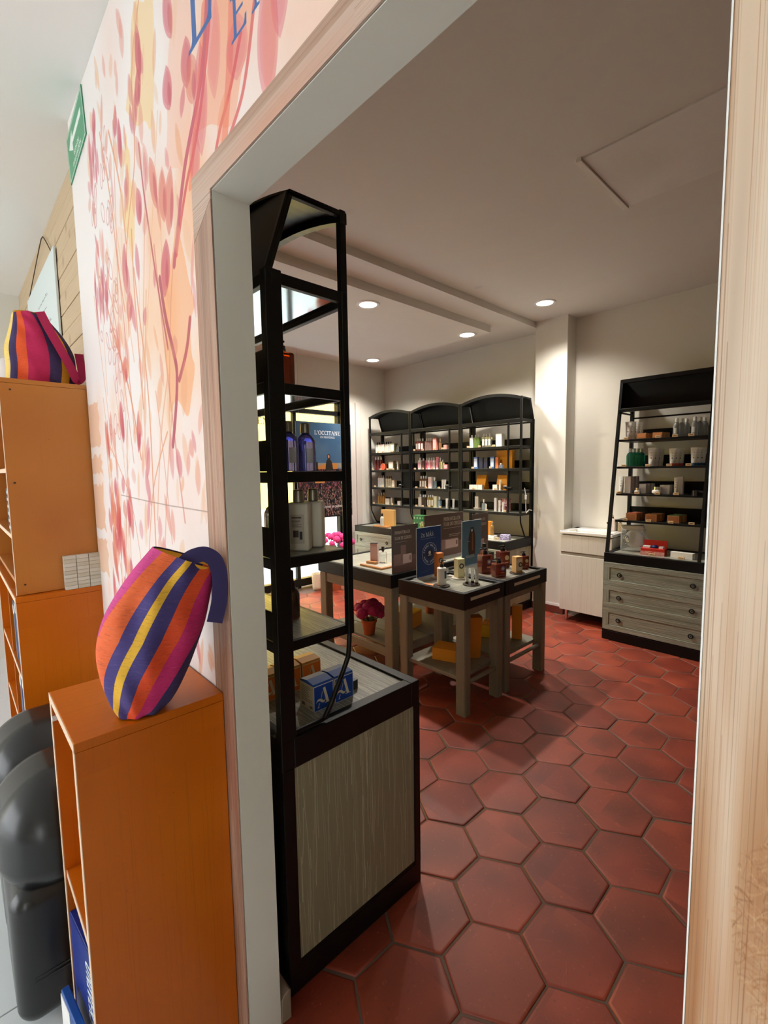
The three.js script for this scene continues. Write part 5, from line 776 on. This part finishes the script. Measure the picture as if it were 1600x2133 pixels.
function poster(label, x, z0, z1, y0, y1, draw, edge) {
  const w = Math.abs(z1 - z0), h = y1 - y0, t = thing('counter_poster', label, 'poster', [x, y0, (z0 + z1) / 2], PI / 2);
  part('board', RB(w, h, 0.005, 0, h / 2, 0, 0.001), edge, t); part('print', new THREE.PlaneGeometry(w - 0.004, h - 0.004).translate(0, h / 2, 0.0028), std({ map: tex(512, Math.round(512 * h / w), draw), roughness: 0.4 }), t);
  part('foot', RB(w + 0.05, 0.006, 0.05, -0.01, 0.003, 0.0, 0.002), M.film, t);
}
const pale = col(0xb9c2c8, 0.4), brownE = col(0x5a463c, 0.5);
poster('brown cherry blossom poster standing on the near end of the large table', -2.425, -2.345, -2.63, 0.7755, 1.136, cherry(false), brownE);
poster('dark blue hand cream poster with white ring emblem on the nearest small table', -2.215, -2.385, -2.655, 0.7755, 1.135, P2, pale);
poster('wide brown cherry blossom poster in the middle of the large table', -2.6, -2.9, -3.435, 0.7755, 1.16, cherry(true), brownE);
poster('steel blue poster with a dark bottle on the farther small table', -2.215, -2.91, -3.17, 0.7755, 1.138, P4, pale);
poster('brown poster half hidden behind the steel blue poster on the large table', -2.43, -3.34, -3.585, 0.7755, 1.15, cherry(false), brownE);

// ---------- goods on the tables ----------
const TY = 0.7752, face = PI / 2 - 0.35;
function coaster(label, x, z, r, m) { const t = thing('coaster', label, 'coaster', [x, TY, z]); part('disc', LA([[0, 0], [r * 0.97, 0], [r, 0.002], [r, 0.006], [r * 0.96, 0.008], [0, 0.008]], 32), m, t); }
const darkDisc = col(0x3a2c22, 0.35), marble = col(0xcfc8ba, 0.3), CYt = TY + 0.0083;
coaster('dark coaster under the white pump bottle', -1.95, -2.345, 0.056, darkDisc); coaster('dark coaster under the three hand creams', -1.83, -2.51, 0.058, darkDisc); coaster('pale marble coaster under the tall orange carton', -2.12, -2.52, 0.055, marble); coaster('pale marble coaster under the cream carton', -2.0, -2.6, 0.056, marble);
function discLabel(t, r, x, y, z, c1, c2) { const d = part('round_label', CY(r, r, 0.001, 0, 0, 0, 24).rotateX(PI / 2).translate(x, y, z), c1, t); part('emblem', CY(r * 0.55, r * 0.55, 0.001, 0, 0, 0, 20).rotateX(PI / 2).translate(x, y, z + 0.0007), c2, d); }
const bl = col(0x21456e, 0.5), crm = col(0xd9c9a2, 0.5), inkd = col(0x23262c, 0.5);
{
  const t = thing('pump_bottle', 'white cylindrical pump bottle with blue round label on the nearest small table', 'bottle', [-1.95, CYt, -2.345], face);
  part('body', LA([[0, 0], [0.028, 0], [0.031, 0.004], [0.031, 0.108], [0.029, 0.116], [0.012, 0.12], [0, 0.12]], 28), col(0xe9e6dd, 0.35), t); part('pump_head', [CY(0.011, 0.013, 0.02, 0, 0.12, 0, 16), CY(0.004, 0.004, 0.02, 0, 0.14, 0, 8), RB(0.014, 0.008, 0.014, 0, 0.164, 0, 0.002), BAR([0, 0.166, 0], [0.028, 0.16, 0.008], 0.006, 0.006)], M.blackPlastic, t);
  const d = part('round_label', new THREE.CylinderGeometry(0.0315, 0.0315, 0.05, 18, 1, true, 0.1, 1.25).translate(0, 0.072, 0), bl, t); part('hang_tag', RB(0.02, 0.03, 0.001, 0.03, 0.095, 0.02, 0.0004), paperW, t);
  const o = carton('tall orange carton with dark round emblem on the nearest small table', [-2.12, CYt, -2.52], { w: 0.05, h: 0.172, d: 0.05, mat: col(0xd9823a, 0.6), turn: face }); discLabel(o, 0.017, 0, 0.12, 0.026, bl, crm);
  const c = carton('cream coloured carton with dark ring emblem on the marble coaster', [-2.0, CYt, -2.6], { w: 0.055, h: 0.135, d: 0.055, mat: col(0xe0d6a6, 0.6), turn: face }); discLabel(c, 0.019, 0, 0.085, 0.0285, inkd, crm);
  [[-1.852, -2.49, 'left'], [-1.835, -2.53, 'back'], [-1.79, -2.515, 'right']].forEach(([x, z, n]) => tubeOf(`${n} small white hand cream tube with black cap on the dark coaster`, [x, CYt, z], { h: 0.105, w: 0.03, body: col(0xe8e8e4, 0.4), cap: blackCap, turn: face }));
  const k = thing('paper_card', 'white paper card beside the marble coaster', 'card', [-2.08, TY, -2.63], 0.3); part('card', RB(0.07, 0.003, 0.05, 0, 0.002, 0, 0.001), M.white, k);
  const k2 = thing('paper_card', 'orange paper card at the left edge of the nearest small table', 'card', [-2.03, TY, -2.31], 0.2); part('card', RB(0.07, 0.003, 0.05, 0, 0.002, 0, 0.001), col(0xd8834e, 0.6), k2);
}
function amberPump(label, x, z, r, h, lab) { const t = bottle(label, [x, TY, z], { h, r, body: liq(0xa83c10), cap: M.blackPlastic, kind: 'pump', turn: face, name: 'pump_bottle' }); discLabel(t, r * 0.42, r * 0.25, h * 0.44, r * 0.757, lab, crm); part('text_band', RB(r * 0.7, h * 0.05, 0.0008, r * 0.2, h * 0.24, r * 0.757, 0.0003), col(0xc98a5a, 0.5), t); return t; }
const lil = col(0x6d6aa8, 0.5);
amberPump('large amber pump bottle with lilac label beside the steel blue poster', -1.97, -2.87, 0.047, 0.2, lil);
amberPump('low wide amber pump bottle at the front of the farther small table', -1.825, -2.83, 0.045, 0.145, lil);
amberPump('tall amber pump bottle with cream label in the middle of the farther small table', -1.975, -3.12, 0.046, 0.188, crm);
amberPump('small amber pump bottle at the far end of the farther small table', -1.835, -3.19, 0.034, 0.146, crm);
bottle('round shouldered amber bottle with black cap behind the large amber pump', [-2.06, TY, -2.99], { h: 0.2, r: 0.034, body: liq(0xa83c10), cap: M.blackPlastic });
coaster('dark coaster under the cream and orange carton', -1.79, -3.02, 0.055, darkDisc);
{ const c = carton('cream and orange soap carton with round emblem on the farther small table', [-1.79, CYt, -3.02], { w: 0.058, h: 0.118, d: 0.05, mat: col(0xe3b478, 0.6), face: col(0xeee2cc, 0.6), turn: face }); discLabel(c, 0.018, 0.008, 0.06, 0.0264, inkd, crm); }
{ const t = thing('wooden_tray', 'flat wooden tray with glass top on the near end of the large table', 'tray', [-2.73, TY, -2.5]); part('board', RB(0.26, 0.016, 0.2, 0, 0.008, 0, 0.003), M.tanBoard, t); part('inlay', B(0.23, 0.002, 0.17, 0, 0.0165, 0), col(0xb9b6a8, 0.15), t);
  const k = thing('wooden_block', 'small wooden block in front of the pink carton on the tray', 'block', [-2.78, TY + 0.0177, -2.465], 0.15); part('block', RB(0.1, 0.02, 0.035, 0, 0.01, 0, 0.003), M.tanBoard, k);
  carton('tall pink carton with a rounded black tab on the wooden tray', [-2.8, TY + 0.0177, -2.51], { w: 0.06, h: 0.16, d: 0.04, mat: col(0xd8b2ac, 0.6), face: col(0xdcbcb6, 0.6), turn: 0.5, flap: blackCap });
  perfume('clear perfume bottle with black cap on the wooden tray', [-2.74, TY + 0.0177, -2.55], 0.058, 0.135, M.clear, blackCap, 0.5); }
// beneath the tables
const SY = 0.2405, BYY = 0.2162;
carton('yellow topped orange box lying on the shelf of the large table', [-2.72, BYY, -2.8], { w: 0.2, h: 0.13, d: 0.17, mat: M.orangeCardD, name: 'gift_box', turn: 0.2, flap: M.yellowCard });
carton('low open orange box on the shelf of the nearest small table', [-1.99, SY, -2.45], { w: 0.17, h: 0.085, d: 0.14, mat: M.orangeCard, name: 'gift_box', turn: 0.35 });
{ const t = thing('gift_box', 'tall orange gift bag leaning behind the low orange box under the nearest table', 'box', [-1.9, SY, -2.57], 0.9); part('carton', EX([[-0.075, 0], [0.075, 0], [0.09, 0.285], [-0.06, 0.285]], 0.07, 0.002).translate(0, 0, -0.035), M.orangeCardD, t); part('crease', B(0.1, 0.002, 0.001, 0, 0.17, 0.0375), M.kraft, t); }
carton('tall narrow orange box on the shelf of the farther small table', [-1.845, SY, -3.12], { w: 0.075, h: 0.26, d: 0.06, mat: M.orangeCard, name: 'gift_box', turn: 0.5 });
{ const t = carton('small orange box with ribbon under the farther small table', [-2.03, SY, -3.0], { w: 0.1, h: 0.1, d: 0.08, mat: M.yellowCard, name: 'gift_box', turn: 0.3, flap: M.orangeCard }); part('bow', [new THREE.TorusGeometry(0.016, 0.005, 6, 16).translate(-0.012, 0.116, 0), new THREE.TorusGeometry(0.016, 0.005, 6, 16).translate(0.014, 0.114, 0)], M.orangeCard, t); }

// ---------- flowers ----------
function peony(r) {   // ruffled head of overlapping petals
  const gs = [new THREE.IcosahedronGeometry(r * 0.62, 1)];
  for (let k = 0; k < 20; k++) {
    const a = k * 2.39996, el = Math.asin(1 - 1.35 * (k + 0.5) / 20), g = new THREE.SphereGeometry(r * 0.55, 7, 4, 0, 2 * PI, 0, 0.9); const p = g.attributes.position;
    for (let i = 0; i < p.count; i++) { const s = 1 + rr(-0.12, 0.16); p.setXYZ(i, p.getX(i) * s, p.getY(i), p.getZ(i) * s); }
    g.computeVertexNormals(); g.translate(0, r * 0.42, 0); g.rotateX(PI / 2 - el).rotateY(a); gs.push(g);
  }
  return MG(gs);
}
const pg = [peony(0.045), peony(0.04), peony(0.05)];
function leafGeo(l) { const g = new THREE.PlaneGeometry(l * 0.42, l, 2, 4), p = g.attributes.position; for (let i = 0; i < p.count; i++) { const v = p.getY(i) / l + 0.5; p.setX(i, p.getX(i) * Math.sin(PI * (0.08 + 0.9 * v))); p.setZ(i, -0.25 * l * v * v + Math.abs(p.getX(i)) * 0.3); } g.translate(0, l / 2, 0); g.computeVertexNormals(); return g; }
function flowerPot(label, p, potR, potH, heads, spread, rise, mat, leaves) {
  const t = thing('flower_pot', label, 'plant', p);
  part('pot', LA([[0, 0], [potR * 0.7, 0], [potR * 0.95, potH * 0.84], [potR * 1.06, potH * 0.84], [potR * 1.06, potH], [potR * 0.92, potH], [potR * 0.88, potH * 0.86], [0, potH * 0.86]], 26), M.terracottaPot, t); part('soil', CY(potR * 0.86, potR * 0.86, 0.004, 0, potH * 0.87, 0, 20), M.soil, t);
  for (let k = 0; k < heads; k++) { const a = k * 2.4, q = Math.sqrt((k + 0.4) / heads), x = spread * q * Math.cos(a), z = spread * q * Math.sin(a), y = potH + rise * (1 - 0.55 * q * q); const o = part('flower_head', pg[k % 3], mat, t); o.position.set(x, y, z); o.rotation.set(z * 4, a, -x * 4); part('stem', TU([[x * 0.15, potH * 0.87, z * 0.15], [x * 0.7, potH + rise * 0.3, z * 0.7], [x, y, z]], 0.0025, 8, 5), M.leaf, t); }
  for (let k = 0; k < leaves; k++) { const o = part('leaf', shared('leaf', () => leafGeo(0.075)), M.leaf, t), a = k * 1.7; o.position.set(spread * 0.55 * Math.cos(a), potH + 0.01, spread * 0.55 * Math.sin(a)); o.rotation.set(1.1, PI / 2 - a, 0, 'YXZ'); }
}
flowerPot('terracotta pot of magenta peonies on the shelf of the large table', [-2.78, BYY, -2.42], 0.062, 0.125, 14, 0.115, 0.13, M.magenta, 9);
flowerPot('pink peonies in a pot by the shop window', [-4.82, 0.0, -3.6], 0.13, 0.5, 24, 0.27, 0.22, M.pink, 8);
{ const t = thing('flower_pot', 'empty small terracotta pot far back on the large table shelf', 'pot', [-2.8, BYY, -3.2]); part('pot', LA([[0, 0], [0.045, 0], [0.06, 0.09], [0.067, 0.09], [0.067, 0.11], [0.057, 0.11], [0.045, 0.01], [0, 0.01]], 24), M.terracottaPot, t); }
{ const t = thing('white_bucket', 'cream ribbed bucket on the floor by the shop window', 'bucket', [-4.95, 0, -3.42]); part('body', LA([[0, 0], [0.055, 0], [0.06, 0.05], [0.058, 0.055], [0.064, 0.11], [0.061, 0.115], [0.068, 0.17], [0.065, 0.175], [0.07, 0.22], [0.06, 0.22], [0.05, 0.01], [0, 0.01]], 24), col(0xe9dfc6, 0.5), t); }
// ---------- window poster ----------
{
  const w = 0.86, h = 1.22, T = tex(1024, 1448, (g, W, H) => {
    g.fillStyle = '#3d5d7e'; g.fillRect(0, 0, W, H * 0.46); for (let i = 0; i < 60; i++) softBlob(g, rnd() * W, rnd() * H * 0.44, rr(60, 220), rnd() < 0.5 ? [52, 84, 116] : [104, 122, 138], 0.22); g.fillStyle = '#8a857c'; g.fillRect(0, H * 0.42, W, H * 0.05);
    g.fillStyle = '#b5763a'; g.beginPath(); g.moveTo(W * 0.3, H * 0.48); g.quadraticCurveTo(W * 0.5, H * 0.4, W * 0.72, H * 0.43); g.lineTo(W * 0.74, H * 0.52); g.lineTo(W * 0.3, H * 0.52); g.fill(); g.fillStyle = '#1c1714'; g.fillRect(W * 0.16, H * 0.41, W * 0.2, H * 0.08);
    g.fillStyle = '#14161c'; g.fillRect(0, H * 0.485, W, H);                                   // dark field
    for (let i = 0; i < 1500; i++) { const y = H * (0.49 + 0.5 * Math.pow(rnd(), 0.8)), q = (y / H - 0.48) / 0.5; g.strokeStyle = rgb(q < 0.45 ? [190 + rr(-30, 30), 110, 112] : [190, 150 + rr(-30, 20), 130], rr(0.5, 1)); g.lineWidth = rr(4, 8); const x = rnd() * W; g.beginPath(); g.moveTo(x, y); g.lineTo(x + rr(-10, 4), y - rr(14, 34)); g.stroke(); }
    g.fillStyle = '#26221c'; g.beginPath(); g.moveTo(W * 0.5, H * 0.5); g.quadraticCurveTo(W * 0.5, H * 0.38, W * 0.56, H * 0.375); g.quadraticCurveTo(W * 0.63, H * 0.38, W * 0.64, H * 0.5); g.fill(); g.fillStyle = '#3a2418'; g.beginPath(); g.ellipse(W * 0.565, H * 0.355, 30, 42, 0, 0, 7); g.fill(); g.fillStyle = '#b98a6c'; g.beginPath(); g.ellipse(W * 0.562, H * 0.352, 16, 24, 0, 0, 7); g.fill(); g.fillStyle = '#c98d4c'; g.fillRect(W * 0.3, H * 0.6, W * 0.18, H * 0.03);
    g.fillStyle = '#e9ecee'; g.textAlign = 'center'; g.font = '84px serif'; g.fillText("L'OCCITANE", W * 0.55, H * 0.125); g.font = '40px serif'; g.fillText('EN PROVENCE', W * 0.55, H * 0.16); g.font = '40px sans-serif'; g.fillText('CULTIVADORES DE CAMBIO', W * 0.56, H * 0.9);
  });
  const t = thing('window_poster', 'large hanging poster of a flower field under a blue sky in the shop window', 'poster', [-4.9, 0.945, -3.565], PI / 2);
  part('board', RB(w, h, 0.012, 0, h / 2, 0, 0.002), col(0x23262b, 0.5), t); part('print', new THREE.PlaneGeometry(w - 0.006, h - 0.006).translate(0, h / 2, 0.0064), std({ map: T, roughness: 0.35 }), t);
  for (const s of [-1, 1]) part('cord', BAR([s * 0.38, h, 0], [s * 0.38, 3.02 - 0.945, 0], 0.003, 0.003), M.chrome, t);
}
scene.traverse(o => { if (o.isMesh && !o.geometry.attributes.uv) { const n = o.geometry.attributes.position.count; o.geometry.setAttribute('uv', new THREE.BufferAttribute(new Float32Array(n * 2), 2)); } });
renderer.render(scene, camera);
